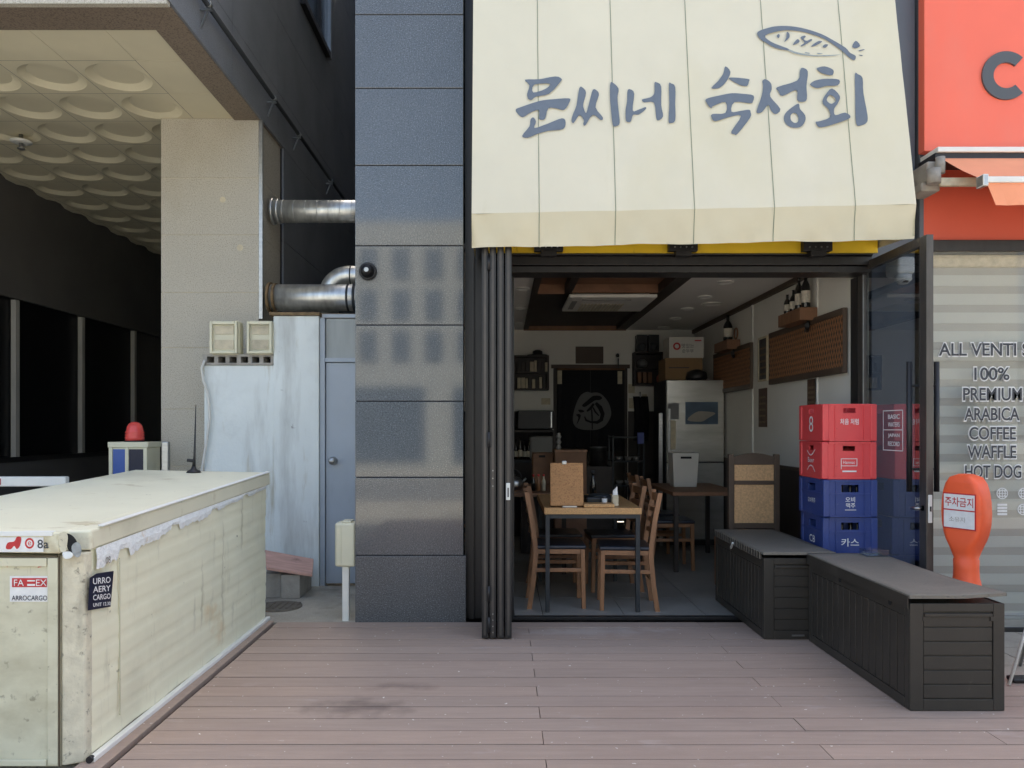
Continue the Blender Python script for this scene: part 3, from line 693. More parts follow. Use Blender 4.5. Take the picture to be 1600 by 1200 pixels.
# ------------------------------------------------------------------ office building with coffered soffit on the left
ob = thing('office_building', 'stone clad office building with a dark covered driveway and a coffered cream soffit', 'building', (-4, 7, 0))
ZS, XE = 4.28, -2.25
cz = [-.02, .48, 1.018, 1.554, 2.13, 2.646, 3.186, 3.72, ZS]
b = B()
for a, c in zip(cz[:-1], cz[1:]): b.box(-3.2, -2.285, 7.2, 7.9, a+.002, c-.002, .002)
b.box(-3.195, -2.29, 7.204, 7.895, 0, ZS-.005, mi=1)
for (px, py, r) in ((348, 312, .028), (375, 387, .03)):
    c = P(px, py, 7.198); b.lathe([(r, 0), (r, .001)], c, 16, axis='Y', mi=2)
obj('column', b, [BEIGE, PAPER, PAPER], ob)
b = B(); b.box(-2.283, -2.25, 7.2, 7.23, 2.4, ZS-.003); obj('corner_strip', b, METAL, ob)
b = B()   # coffered soffit
X0, TW, TD, Y0 = -2.90, .555, .6, 6.07
def flat(x0, x1, y0, y1, z=ZS, mi=0): b.box(x0+.002, x1-.002, y0+.002, y1-.002, z, z+.01, mi=mi)
flat(-2.90, -2.51, 5.57, 6.07)
for r in range(12): flat(-2.90, -2.51, Y0+r*TD, Y0+(r+1)*TD)
for k in range(6):
    flat(X0-(k+1)*TW, X0-k*TW, 5.57, 6.07)
    for r in range(12):
        cx, cy = X0-(k+.5)*TW, Y0+(r+.5)*TD; seg = 40
        hw, hd = TW/2-.002, TD/2-.002
        sq, c0, c1, c2 = [], [], [], []
        ac_ = math.atan2(hd, hw); angs = [2*math.pi*i/seg for i in range(seg)]
        for i_, a_ in ((5, ac_), (15, math.pi-ac_), (25, math.pi+ac_), (35, -ac_)): angs[i_] = a_
        for a in angs:
            ca, sa = math.cos(a), math.sin(a); m_ = max(abs(ca)/hw, abs(sa)/hd)
            sq.append(b.bm.verts.new((cx+ca/m_, cy+sa/m_, ZS)))
            for lst, rr, z in ((c0, .252, ZS), (c1, .248, ZS+.004), (c2, .19, ZS+.036)): lst.append(b.bm.verts.new((cx+ca*rr, cy+sa*rr, z)))
        for A, Bb in ((sq, c0), (c0, c1), (c1, c2)):
            for i in range(seg):
                q = b.bm.faces.new((A[i], A[(i+1) % seg], Bb[(i+1) % seg], Bb[i])); q.smooth = False
        b.bm.faces.new(c2)
b.box(-6.3, -2.5, 5.56, 13.4, ZS+.09, ZS+.15, mi=1)
b.flat = True
obj('soffit', b, [SOFF, DARKWALL], ob)
b = B()
b.hexa([(-6.3, 5.22, ZS-.02), (XE-.022, 5.22, ZS-.02), (-2.51, 5.565, ZS-.02), (-6.3, 5.565, ZS-.02), (-6.3, 5.22, ZS+.2), (XE-.022, 5.22, ZS+.2), (-2.51, 5.565, ZS+.2), (-6.3, 5.565, ZS+.2)])
b.hexa([(XE-.022, 5.223, ZS-.02), (XE-.022, 13.4, ZS-.02), (-2.51, 13.4, ZS-.02), (-2.51, 5.567, ZS-.02), (XE-.022, 5.223, ZS+.2), (XE-.022, 13.4, ZS+.2), (-2.51, 13.4, ZS+.2), (-2.51, 5.567, ZS+.2)])
obj('soffit_border', b, BROWNG, ob)
b = B(); b.box(-9, XE-.01, 5.17, 5.219, ZS-.045, 9); obj('front_wall', b, BEIGE, ob)
b = B()
edges = [ZS-.02, 4.75, 5.5, 6.1, 7.4, 9]
ye = [5.17, 6.4, 7.7, 9.0, 10.3, 11.6, 13.4]
for a, c in zip(edges[:-1], edges[1:]):
    for p_, q_ in zip(ye[:-1], ye[1:]): b.box(XE-.02, XE+.0, p_+.003, q_-.003, a+.003, c-.003)
b.box(XE-.2, XE-.021, 5.23, 13.4, ZS+.21, 9, mi=1)
for (a, c) in ((0, 1.2), (1.2, 2.4), (2.4, 3.3), (3.3, ZS-.02)):
    b.box(XE-.02, XE, 7.9, 13.4, a+.003, c-.003)
b.box(XE-.2, XE-.021, 7.91, 13.4, 0, ZS-.03, mi=1); b.box(XE-.01, -1.05, 13.4, 13.5, 0, 14)  # includes an unseen wall across the alley end, raised to block sky light
obj('side_wall', b, [GRANM, GROUT], ob)
b = B(); b.box(XE, XE+.06, 8.55, 8.62, 6.1, 9); b.box(XE, XE+.06, 9.8, 9.87, 6.1, 9, mi=1); b.box(XE, XE+.06, 8.62, 9.8, 6.1, 6.17); b.box(XE, XE+.06, 9.25, 9.3, 6.17, 9)
wf = obj('window', b, [DARKAL, METAL], ob)
b = B(); b.box(XE+.005, XE+.02, 8.62, 9.8, 6.17, 9); obj('window_pane', b, WINRF, wf)
b = B(); b.box(-5.9, -5.8, 5.22, 13.4, -.02, 1.0); b.box(-5.9, -5.8, 5.22, 13.4, 2.92, ZS+.2); b.box(-5.9, -2.3, 13.35, 13.45, -.02, ZS+.1); b.box(-5.97, -5.9, 5.22, 13.4, 0, ZS)
b.box(-3.0, -2.3, 7.9, 13.35, 0, ZS-.03)
obj('garage_wall', b, DARKWALL, ob)
for y0 in (7.71, 9.16, 10.6, 12.1):
    b = B(); b.box(-5.84, -5.78, y0-.035, y0+.035, 1.03, 2.9); obj('mullion', b, PAINTM, ob)
for y0, y1 in ((6.2, 7.67), (7.75, 9.12), (9.2, 10.56), (10.64, 12.06)):
    b = B(); b.box(-5.86, -5.85, y0, y1, 1.0, 2.92); obj('window_pane', b, DGLASS, ob)
b = B(); b.box(-5.86, -5.79, 5.4, 13.3, .97, 1.03); obj('sill', b, DARKAL, ob)
b = B(); b.box(-9, XE, 5.22, 13.5, 9, 9.1); obj('roof', b, GRANM, ob)
c = P(33, 217, 7.7)
dt = thing('smoke_detector', 'small white round ceiling fitting hanging in a coffer of the soffit', 'ceiling fitting', (c.x, c.y, ZS))
b = B(); b.lathe([(.075, -.02), (.10, -.03), (.10, -.04), (.06, -.05)], (c.x, c.y, ZS), 20); obj('plate', b, WHITEM, dt)
b = B(); b.lathe([(.02, .06), (.02, -.1), (.035, -.1), (.035, -.11)], (c.x, c.y, ZS), 14); obj('stem', b, METAL, dt)
cp = thing('conduit_pipe', 'thin dark pipe clipped along the dark stone wall above the alley', 'pipe', (-2.19, 8.5, 4.53))
b = B(); b.tube([(-2.19, 4.9, 4.52), (-2.19, 12.8, 4.55)], .02, 8); obj('pipe', b, STEELD, cp)
for y0 in (5.72, 7.35, 8.25, 9.8):
    b = B(); b.box(-2.25, -2.165, y0-.012, y0+.012, 4.485, 4.497); b.tube([(-2.19, y0-.02, 4.53), (-2.19, y0+.02, 4.53)], .027, 8); b.bar((-2.245, y0, 4.36), (-2.19, y0, 4.5), .012, .012); obj('clip', b, METAL, cp)

# ------------------------------------------------------------------ white utility shed in the alley
ut = thing('utility_shed', 'low white stained concrete shed with a blue grey door in the alley', 'shed', (-1.9, 6.7, 0))
YS = 6.72
b = B(); b.box(-2.61, -2.0, YS, 7.1, -.02, 1.925, .006); b.box(-1.998, -1.60, YS-.02, 7.1, -.02, 2.355, .006); obj('wall', b, WHITEW, ut)
b = B(); b.box(-2.03, -1.59, YS-.04, 7.1, 2.357, 2.385, .004); b.box(-1.588, -1.05, YS+.02, 7.1, 2.34, 2.38, .004, mi=1); obj('roof_ledge', b, [RUST, BLUEDOOR], ut)
b = B(); b.box(-2.62, -2.003, YS-.015, 6.9, 1.927, 1.945); b.box(-2.62, -2.003, YS-.015, 6.9, 2.0, 2.02)
for k in range(7): x = -2.615+k*.0985; b.box(x, x+.035, YS-.014, 6.9, 1.945, 2.0)
b.box(-2.6, -2.01, 6.86, 6.9, 1.945, 2.0, mi=1); obj('vent_block', b, [CBLOCK, GROUT], ut)
b = B(); b.box(-1.596, -1.555, YS+.0, 6.86, -.02, 2.338); b.box(-1.553, -1.05, YS+.005, 6.86, 1.955, 1.99); obj('door_frame', b, BLUEDOOR, ut)
b = B(); b.box(-1.55, -1.05, YS+.03, 6.8, 1.992, 2.336); obj('transom_panel', b, DOORGREY, ut)
b = B(); b.box(-1.551, -1.05, YS+.025, 6.8, .01, 1.95, .004); dr = obj('door', b, BLUEDOOR, ut)
c = P(521, 720, YS+.025); b = B(); b.lathe([(.036, 0), (.034, .008), (.014, .012), (.014, .03), (.03, .036), (.034, .05), (.026, .064), (.004, .068)], c, 20, axis='Y'); obj('door_knob', b, METAL, dr)
def meter(px0, px1, py0, py1, label):
    a, c = P(px0, py0, 6.66), P(px1, py1, 6.66); x0, x1, z0, z1 = a.x, c.x, c.z, a.z
    m_ = thing('electric_meter', label, 'electric meter', ((x0+x1)/2, 6.8, z0), 0, 'electric meters on the shed wall')
    b = B(); b.box(x0, x1, 6.69, 6.82, z0, z1, .025, seg=3); obj('housing', b, CREAMPL, m_)
    w_ = .03; b = B(); b.box(x0+.008, x0+w_, 6.655, 6.69, z0+.01, z1-.01, .006); b.box(x1-w_, x1-.008, 6.655, 6.69, z0+.01, z1-.01, .006); b.box(x0+w_, x1-w_, 6.656, 6.69, z1-w_-.008, z1-.01, .005); b.box(x0+w_, x1-w_, 6.656, 6.69, z0+.01, z0+w_, .005); obj('cover_frame', b, CREAMPL, m_)
    b = B(); b.box(x0+.045, x1-.045, 6.68, 6.689, z0+.05, z0+.13); b.box(x0+.045, x1-.045, 6.68, 6.689, z1-.12, z1-.05); obj('dial_plate', b, PAPER, m_)
    b = B(); b.box(x0+w_, x1-w_, 6.668, 6.671, z0+w_, z1-w_-.008); obj('window_pane', b, CLEAR, m_)
meter(326, 372, 500, 554, 'left of the two cream electric meters standing on the vent blocks of the shed')
meter(384, 426, 500, 554, 'right of the two cream electric meters, next to the taller shed wall')
b = B(); b.tube([P(320, 563, 6.69), P(315, 575, 6.69), P(318, 595, 6.69), P(325, 615, 6.69), P(328, 650, 6.69), P(323, 690, 6.69), P(316, 730, 6.69), P(312, 760, 6.69), P(311, 900, 6.69)], .012, 8)
one('wall_cable', b, CABLE, 'white cable running down the left edge of the shed wall', 'cable', (-2.6, 6.69, 0))
# ducts
def ductwork(name, path, r, label, ridges=True, flange=True):
    t = thing(name, label, 'duct', path[0], 0, 'metal ducts in the alley')
    b = B(); b.tube(path, r, 28)
    if ridges:
        p0, p1 = Vector(path[0]), Vector(path[-1]); L_ = (p1-p0).length; n = int(L_/.11)
        for k in range(1, n):
            q = p0.lerp(p1, k/n); b.tube([q, q+Vector((.006, 0, 0))], r+.003, 28)
    obj('pipe', b, GALV, t)
    if flange:
        p0 = Vector(path[0]); b = B(); b.tube([p0+Vector((0, 0, 0)), p0+Vector((.025, 0, 0))], r+.02, 28); b.tube([p0+Vector((.05, 0, 0)), p0+Vector((.075, 0, 0))], r+.012, 28); obj('flange', b, GALV if ridges else RUST, t)
    return t
ductwork('upper_duct', [(-2.245, 7.5, 3.49), (-.9, 7.5, 3.49)], .108, 'spiral ribbed silver duct crossing the alley, the highest one')
t_ = ductwork('lower_duct', [(-2.2, 7.25, 2.605), (-.9, 7.25, 2.605)], .125, 'fat smooth silver duct lying just above the shed roof with a rusty flange', ridges=False)
b = B(); b.tube([(-1.40, 7.25, 2.605), (-1.375, 7.25, 2.605)], .132, 28); b.tube([(-1.46, 7.25, 2.605), (-1.44, 7.25, 2.605)], .129, 28); obj('clamp_band', b, STEELD, t_)
arc = [(-1.72+.2*(1-math.cos(a)), 7.6, 2.68+.2*math.sin(a)) for a in [R(k*10) for k in range(10)]]
t_ = ductwork('elbow_duct', [(-1.72, 7.6, 2.4)]+arc+[(-.9, 7.6, 2.88)], .098, 'silver elbow duct bending to the right behind the fat lower duct', ridges=False, flange=False)
for x in (-1.5, -1.4):
    b = B(); b.tube([(x, 7.6, 2.88), (x+.012, 7.6, 2.88)], .102, 28); obj('clamp_band', b, STEELD, t_)

# post box, board, block
t_ = thing('meter_post', 'small cream box on a thin white post beside the granite pillar', 'utility box', (-1.12, 5.52, 0))
b = B(); b.box(-1.195, -1.05, 5.47, 5.62, .385, .70, .018, seg=3); obj('box', b, CREAMPL, t_)
b = B(); b.box(-1.150, -1.146, 5.466, 5.47, .40, .69); b.box(-1.149, -1.08, 5.48, 5.6, .70, .712, .004); obj('lid', b, CREAMPL, t_)
b = B(); b.box(-1.148, -1.10, 5.50, 5.545, -.01, .385, .004); obj('post', b, WHITEM, t_)
b = B()
b.box(-1.97, -1.80, 6.25, 6.62, -.006, .19, .006); b.box(-1.795, -1.64, 6.22, 6.6, -.006, .185, .006)
one('concrete_block', b, CBLOCK, 'rough grey concrete block on the ground against the shed wall', 'concrete block', (-1.8, 6.4, 0))
tp = [P(416, 886, 6.2), P(488, 897, 6.2), P(490, 873, 6.55), P(414, 859, 6.55)]
b = B(); b.hexa([p-Vector((0, 0, .024)) for p in tp]+tp, bevel=.004)
one('wooden_board', b, PINKW, 'faded pink board lying tilted on the grey concrete block', 'board', (-1.8, 6.35, .2))

# ------------------------------------------------------------------ cream insulated container
ct = thing('insulated_container', 'large worn cream insulated container box standing at the left edge of the deck', 'container', (-2.2, 4.3, 0))
def TZ(y, x=-1.72): return .955+(y-3.13)/(5.5-3.13)*.103+(-1.72-x)*.02
def side(y, z, o=0.): return Vector((-1.715+(y-3.13)*.0085+o, y, z))
b = B()
xa = -1.80
b.hexa([(-2.7, 3.13, .0), (xa, 3.13, .0), (xa, 3.22, 0), (-2.7, 3.22, 0), (-2.7, 3.13, TZ(3.13)-.1), (xa, 3.13, TZ(3.13)-.1), (xa, 3.22, TZ(3.2)-.1), (-2.7, 3.22, TZ(3.2)-.1)])
obj('end_panel', b, CREAMD, ct)
b = B()   # long side, made of sagging planked sheet
NY, NZ = 60, 48
def sp(i, j):
    y = 3.20+(5.5-3.20)*i/NY; zt = TZ(y)-.088; z = .02+(zt-.02)*j/NZ
    f = (j/NZ*8) % 1
    gr = -.0045 if f < .09 and 0 < j < NZ else 0
    bulge = .012*math.sin(math.pi*j/NZ)*math.sin(math.pi*min(1, i/NY*1.1))+.003*math.sin(i*.5+j*.21)
    return side(y, z, gr+bulge)
grid = [[b.bm.verts.new(sp(i, j)) for i in range(NY+1)] for j in range(NZ+1)]
for j in range(NZ):
    for i in range(NY):
        q = b.bm.faces.new((grid[j][i], grid[j][i+1], grid[j+1][i+1], grid[j+1][i])); q.smooth = True
b.flat = True
obj('side_panel', b, CREAM, ct)
b = B(); b.hexa([(-2.69, 3.23, .005), (-1.75, 3.23, .005), (-1.73, 5.49, .005), (-2.69, 5.49, .005), (-2.69, 3.23, .84), (-1.75, 3.23, .84), (-1.73, 5.49, .95), (-2.69, 5.49, .95)]); obj('core', b, CREAMD, ct)
b = B()
b.hexa([(xa+.003, 3.128, 0), (-1.718, 3.165, 0), (-1.712, 3.21, 0), (xa, 3.21, 0), (xa+.003, 3.128, .862), (-1.718, 3.165, .864), (-1.712, 3.21, .866), (xa, 3.21, .866)], bevel=.008); obj('corner_post', b, TAPE, ct)
b = B()
def lid(y, x, o): return (x, y, TZ(y, x)+o)
b.hexa([lid(3.11, -2.72, -.088), lid(3.11, -1.79, -.088), lid(5.52, -1.676, -.088), lid(5.52, -2.64, -.088), lid(3.11, -2.72, 0), lid(3.11, -1.79, 0), lid(5.52, -1.676, 0), lid(5.52, -2.64, 0)], bevel=.01, seg=3)
b.hexa([lid(3.16, -1.80, -.087), lid(3.185, -1.705, -.087), lid(5.515, -1.668, -.087), lid(5.51, -1.80, -.087), lid(3.16, -1.80, -.003), lid(3.185, -1.705, -.003), lid(5.515, -1.668, -.003), lid(5.51, -1.80, -.003)], bevel=.01, seg=3)
obj('lid', b, CREAMT, ct)
b = B()   # white top edge trim
b.hexa([lid(3.25, -1.712, .001), lid(3.25, -1.688, .001), lid(5.51, -1.662, .001), lid(5.51, -1.69, .001), lid(3.25, -1.712, .009), lid(3.25, -1.688, .007), lid(5.51, -1.662, .007), lid(5.51, -1.69, .009)], bevel=.002)
b.bar(side(3.16, .012, .022), side(5.52, .012, .012), .03, .022, bevel=.003); b.lathe([(.014, -.01), (.014, .012)], side(3.16, .016, .02), 12, axis='Y', mi=1)
b.hexa([(-2.72, 3.102, TZ(3.1)-.012), (-1.82, 3.102, TZ(3.1)-.012), (-1.82, 3.13, TZ(3.1)-.002), (-2.72, 3.13, TZ(3.1)-.002), (-2.72, 3.104, TZ(3.1)+.004), (-1.82, 3.104, TZ(3.1)+.004), (-1.82, 3.13, TZ(3.1)+.006), (-2.72, 3.13, TZ(3.1)+.006)])
obj('edge_trim', b, [WHITEM, BLACKPL], ct)
b = B()   # sealant smeared under the lid
rng = random.Random(3); n = 140; top, bot = [], []
for k in range(n+1):
    y = 3.215+(5.47-3.215)*k/n; q = k/n
    d_ = (.075*(1-q)**1.1+.03)*(.7+.1*math.sin(k*.11)+.07*math.sin(k*.37+1)+.16*rng.random())*(1 if math.sin(k*.19+2) > -.85 else .55)
    zt = TZ(y)-.085
    top.append(side(y, zt, .0125)); bot.append(side(y, zt-d_, .013+.004*math.sin(math.pi*min(1, (zt-d_)/.9))))
mid = [t.lerp(c, .5)+Vector((.004+.002*rng.random(), 0, 0)) for t, c in zip(top, bot)]
for k in range(n):
    b.face([top[k], top[k+1], mid[k+1], mid[k]], 0, True); b.face([mid[k], mid[k+1], bot[k+1], bot[k]], 0, True)
b.flat = True
obj('sealant', b, FOAM, ct)
# torn corner
def cr(x, y, o=0.): return P(x, y, 3.135-o)
b = B(); b.flat = True
b.prism(smooth([(102, 834), (112, 836), (120, 846), (121, 858), (113, 864), (106, 858), (104, 846)]), lambda x, y: cr(x, y, .03), lambda x, y: cr(x, y, .0)); obj('torn_hole', b, GROUT, ct)
b = B(); b.flat = True
b.prism(smooth([(112, 853), (120, 847), (126, 852), (127, 864), (122, 871), (114, 866)]), lambda x, y: cr(x, y, .036), lambda x, y: cr(x, y, .0)); obj('foil_flap', b, FOIL, ct)
b = B(); b.flat = True
b.prism(smooth([(92, 834), (102, 831), (106, 838), (105, 850), (103, 860), (95, 862), (92, 848)]), lambda x, y: cr(x, y, .034), lambda x, y: cr(x, y, .0)); obj('tape_patch', b, TAPE, ct)
b = B(); b.flat = True
b.prism(smooth([(98, 863), (110, 862), (114, 868), (108, 873), (100, 872)]), lambda x, y: cr(x, y, .037), lambda x, y: cr(x, y, .0)); obj('tape_patch', b, FOAM, ct)
b = B(); b.box(-1.848, -1.806, 3.118, 3.1285, .01, .85, .003); b.box(-2.69, -1.852, 3.118, 3.1285, .815, .85, .003); b.box(-2.69, -1.852, 3.116, 3.1285, .005, .03, .003); obj('end_frame', b, CREAMD, ct)
b = B(); b.box(-1.8045, -1.8005, 3.120, 3.129, .0, .86); b.box(-2.69, -1.81, 3.119, 3.1285, .852, .86); obj('dark_gap', b, mat('grimy joint', S(92, 82, 64), .9), ct)
b = B()
for (y_, z0, z1) in ((3.42, .1, .80),): b.bar(side(y_, z0, .010), side(y_, z1, .008), .004, .006)
obj('seam_strip', b, CREAMD, ct)
# stickers
fy = 3.1085
b = B(); zt = TZ(3.11); b.box(-2.05, -1.857, fy-.0015, fy, zt-.078, zt-.018); obj('lid_sticker', b, WHITEP, ct); s1 = bpy.context.scene.objects['lid_sticker']
b = B(); b.flat = True
f_ = lambda x, y: Vector(((x-785)*3.106/F, 3.1065, CAMZ-(y-668)*3.106/F))
b.poly([smooth([(9, 857), (12, 848), (22, 846), (26, 839), (33, 840), (31, 853), (26, 858), (22, 853), (17, 858)])], f_)
oc = f_(46, 849)
for k in range(20):
    a0, a1 = 2*math.pi*k/20, 2*math.pi*(k+1)/20
    b.face([oc+Vector((math.cos(a)*q, 0, math.sin(a)*q*1.15)) for a, q in ((a0, .012), (a0, .019), (a1, .019), (a1, .012))])
b.text('e', oc, (1, 0, 0), (0, 0, 1), .016); obj('red_logo', b, REDP, s1)
b = B(); b.flat = True; b.text('8a', f_(67, 850), (1, 0, 0), (0, 0, 1), .036, offset=.01); obj('print', b, DARKP, s1)
def q2(x, y, o=0.): return Vector(((x-785)*3.13/F, 3.1285-o, CAMZ-(y-668)*3.13/F))
b = B(); a, c = q2(16, 900), q2(75, 940); b.box(a.x, c.x, 3.127, 3.129, c.z, a.z); s2 = obj('end_sticker', b, WHITEP, ct)
b = B(); a, c = q2(20, 903), q2(74, 917); b.box(a.x, c.x, 3.125, 3.1268, c.z, a.z); rb = obj('red_band', b, REDP, s2)
b = B(); b.flat = True; b.text('FA', q2(31, 910, .005), (1, 0, 0), (0, 0, 1), .026); b.box(q2(44, 0).x, q2(56, 0).x, 3.1235, 3.1245, q2(0, 908).z, q2(0, 906).z); b.box(q2(44, 0).x, q2(56, 0).x, 3.1235, 3.1245, q2(0, 915).z, q2(0, 912).z); b.text('EX', q2(66, 910, .005), (1, 0, 0), (0, 0, 1), .026); obj('band_print', b, WHITEP, s2)
b = B(); b.flat = True; b.text('ARROCARGO', q2(47, 934, .003), (1, 0, 0), (0, 0, 1), .02, .145, offset=.01); obj('print', b, NAVYP, s2)
b = B(); b.flat = True
for pl in ([(11, 877), (15, 877), (15, 879), (12.5, 886), (11, 885)], [(50, 877), (57, 875), (60, 878), (54, 882)], [(59, 887), (66, 879), (71, 884)]): b.poly([pl], lambda x, y: q2(x, y, .002))
obj('torn_decal', b, REDP, ct)
def q3(x, y, o=0.):       # point on the long side
    dx = (x-CX)/F
    Y = -1.74125/ (dx-.0085) if False else (-1.715-3.13*.0085)/(dx-.0085)
    return side(Y, CAMZ-(y-CY)*Y/F, .016+o)
b = B(); b.flat = True; b.poly([[(145, 896), (172, 892), (167, 948), (131, 954), (134, 903)]], q3); s3 = obj('side_sticker', b, NAVYP, ct)
b = B(); b.flat = True
for (s_, y_, h) in (('URRO', 907, .026), ('AERY', 920, .025), ('CARGO', 932.5, .023), ('UNIT 12.30', 944, .015)):
    c0, c1 = q3(138, y_+1.5, .002), q3(167, y_-1.5, .002); u = (c1-c0); b.text(s_, (c0+c1)/2, u, (0, 0, 1), h, u.length*.95, offset=.012)
obj('print', b, WHITEP, s3)
b = B(); b.flat = True; c0 = q3(162, 875, .004); c1 = q3(166, 874, .004); b.text('08', c0, c1-c0, (0, 0, 1), .03); obj('stamp', b, MATS['grey concrete'], ct)

# ------------------------------------------------------------------ things behind the container
t_ = thing('whip_antenna', 'thin black whip antenna standing at the back edge of the cream container', 'antenna', (-2.17, 5.4, 1.06))
b = B(); b.lathe([(.05, 0), (.045, .012), (.02, .025), (.012, .05)], (-2.17, 5.4, TZ(5.4, -2.17)), 18); obj('base', b, BLACKPL, t_)
b = B(); b.tube([(-2.17, 5.4, 1.10), (-2.165, 5.4, 1.18), (-2.155, 5.4, 1.54)], [.014, .008, .003], 8); b.tube([(-2.17, 5.4, 1.145), (-2.215, 5.4, 1.15)], .012, 8); obj('whip', b, BLACKPL, t_)
t_ = thing('parking_kiosk', 'cream parking machine with blue panels and a red beacon on top, behind the container', 'parking machine', (-3.37, 7.0, 0), 0)
kx0, kx1, ky0, ky1 = -3.53, -3.19, 6.9, 7.16
b = B(); b.box(kx0, kx1, ky0, ky1, -.02, 1.2, .006); b.box(kx0-.012, kx1+.012, ky0-.012, ky1+.012, 1.2, 1.25, .006)
for x in (kx0, kx0+.145, kx1-.03): b.box(x, x+.03, ky0-.012, ky0, .5, 1.2)
obj('cabinet', b, CREAMPL, t_)
b = B(); b.box(kx0+.034, kx0+.142, ky0-.006, ky0-.001, .85, 1.185); obj('blue_panel', b, BLUEP, t_)
b = B(); b.box(kx0+.178, kx1-.032, ky0-.006, ky0-.001, .85, 1.185); obj('dark_panel', b, NAVYP, t_)
c = (kx0+.17, 7.02, 1.25)
b = B(); b.lathe([(.088, 0), (.088, .012)], c, 24); bc = obj('beacon_base', b, BLACKPL, t_)
b = B(); b.lathe([(.08, .012), (.078, .05), (.074, .09), (.066, .14), (.05, .165), (.025, .18), (.003, .183)], c, 24)
for z in (.03, .055, .08): b.lathe([(.082-.02*z, z), (.084-.02*z, z+.006), (.082-.02*z, z+.012)], c, 24, cap=False)
obj('beacon_lens', b, REDLENS, t_)
b = B(); b.box(-3.045, -2.98, 6.85, 6.9, -.02, 1.255, .01)
one('steel_post', b, METAL, 'short grey metal post between the parking machine and the beige column', 'post', (-3.0, 6.87, 0))
t_ = thing('barrier_arm', 'white parking barrier arm with a red band at the far left', 'barrier', (-4.2, 6.2, 0))
b = B(); b.box(-4.9, -3.51, 6.17, 6.23, .905, .985, .01); obj('arm', b, WHITEM, t_)
b = B(); b.box(-4.4, -4.03, 6.162, 6.169, .92, .97); obj('red_band', b, REDP, t_)
b = B(); b.box(-3.66, -3.57, 6.15, 6.25, -.02, .903, .01); obj('arm_rest', b, STEELD, t_)

# ------------------------------------------------------------------ storage boxes
def storage(name, x0, x1, y0, y1, H, label, scallop=False, seed=0):
    t = thing(name, label, 'storage box', ((x0+x1)/2, (y0+y1)/2, 0), 0, 'resin storage boxes on the deck')
    b = B(); zb = .004
    b.box(x0+.012, x1-.012, y0+.012, y1-.012, zb, H-.025)
    # end frame and slats (front and back)
    for (ya, yb) in ((y0, y0+.012), (y1-.012, y1)):
        b.box(x0, x0+.065, ya, yb, zb, H-.02, .003); b.box(x1-.055, x1, ya, yb, zb, H-.02, .003)
        b.box(x0+.065, x1-.055, ya, yb, zb, zb+.055, .003); b.box(x0+.065, x1-.055, ya, yb, H-.06, H-.02, .003)
        n = 6; h = (H-.066-.062)/n
        for k in range(n): b.box(x0+.068, x1-.058, ya+.004 if ya == y0 else ya, yb, zb+.06+k*h, zb+.06+(k+1)*h-.005, .0025)
    # vertical ribs on the long sides
    n = 15; step = (y1-y0-.11)/n
    for (xa, xb) in ((x0, x0+.012), (x1-.012, x1)):
        b.box(xa, xb, y0+.0125, y0+.05, zb, H-.02, .003); b.box(xa, xb, y1-.05, y1-.0125, zb, H-.02, .003)
        b.box(xa, xb, y0+.052, y1-.052, H-.09, H-.02, .003); b.box(xa, xb, y0+.052, y1-.052, zb, zb+.05, .003)
        for k in range(n): b.box(xa+.003 if xa == x0 else xa, xb-.003 if xb == x1 else xb, y0+.055+k*step+.004, y0+.055+(k+1)*step-.004, zb+.052, H-.092, .004)
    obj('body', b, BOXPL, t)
    b = B()   # sagging lid
    nx, ny = 10, 26; th = .016
    def lz(u, v): return H+.004-.008*math.sin(math.pi*v)*math.sin(math.pi*u)+.0025*math.sin(v*7+seed)+(.012*max(0, u-.55)*max(0, .3-v)*8 if not scallop else 0)
    def lp(i, j, top):
        u, v = i/nx, j/ny
        x = x0-.008+(x1-x0+.010)*u; y = y0-.012+(y1-y0+.016)*v
        return (x, y, lz(u, v)+(th if top else 0))
    T = [[b.bm.verts.new(lp(i, j, True)) for i in range(nx+1)] for j in range(ny+1)]
    Bo = [[b.bm.verts.new(lp(i, j, False)) for i in range(nx+1)] for j in range(ny+1)]
    for j in range(ny):
        for i in range(nx):
            b.bm.faces.new((T[j][i], T[j][i+1], T[j+1][i+1], T[j+1][i])).smooth = True; b.bm.faces.new((Bo[j][i], Bo[j+1][i], Bo[j+1][i+1], Bo[j][i+1]))
    for j in range(ny):
        b.bm.faces.new((T[j][0], T[j+1][0], Bo[j+1][0], Bo[j][0])); b.bm.faces.new((T[j][nx], Bo[j][nx], Bo[j+1][nx], T[j+1][nx]))
    for i in range(nx):
        b.bm.faces.new((T[0][i], Bo[0][i], Bo[0][i+1], T[0][i+1])); b.bm.faces.new((T[ny][i], T[ny][i+1], Bo[ny][i+1], Bo[ny][i]))
    for k in range(20):   # ridged left lip
        y = y0+.03+(y1-y0-.06)*k/20
        if scallop: b.box(x0-.02, x0-.007, y, y+.03, H-.03, lz(0, (y-y0)/(y1-y0))+th-.002, .003, mi=1)
    if not scallop: b.box(x0-.012, x0-.0085, y0, y1, H-.045, H+.015, mi=1)
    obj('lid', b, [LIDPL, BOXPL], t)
    b = B(); b.box(x0+.07, x1-.06, y0-.004, y0+.006, H-.085, H-.068, .003) ; b.box(x0+.06, x0+.08, y0-.003, y0+.004, H-.105, H-.085); b.box(x1-.07, x1-.05, y0-.003, y0+.004, H-.105, H-.085); obj('grip', b, BOXPL, t)
    return t
t_ = storage('storage_box', 1.98, 2.44, 3.73, 4.965, .545, 'nearest dark brown resin storage box with a sagging grey lid', seed=1)
b = B()
for y0 in (3.92, 4.5): b.lathe([(.016, 0), (.016, .002)], (1.976, y0, .49), 14, axis='X')
obj('hole', b, GROUT, t_)
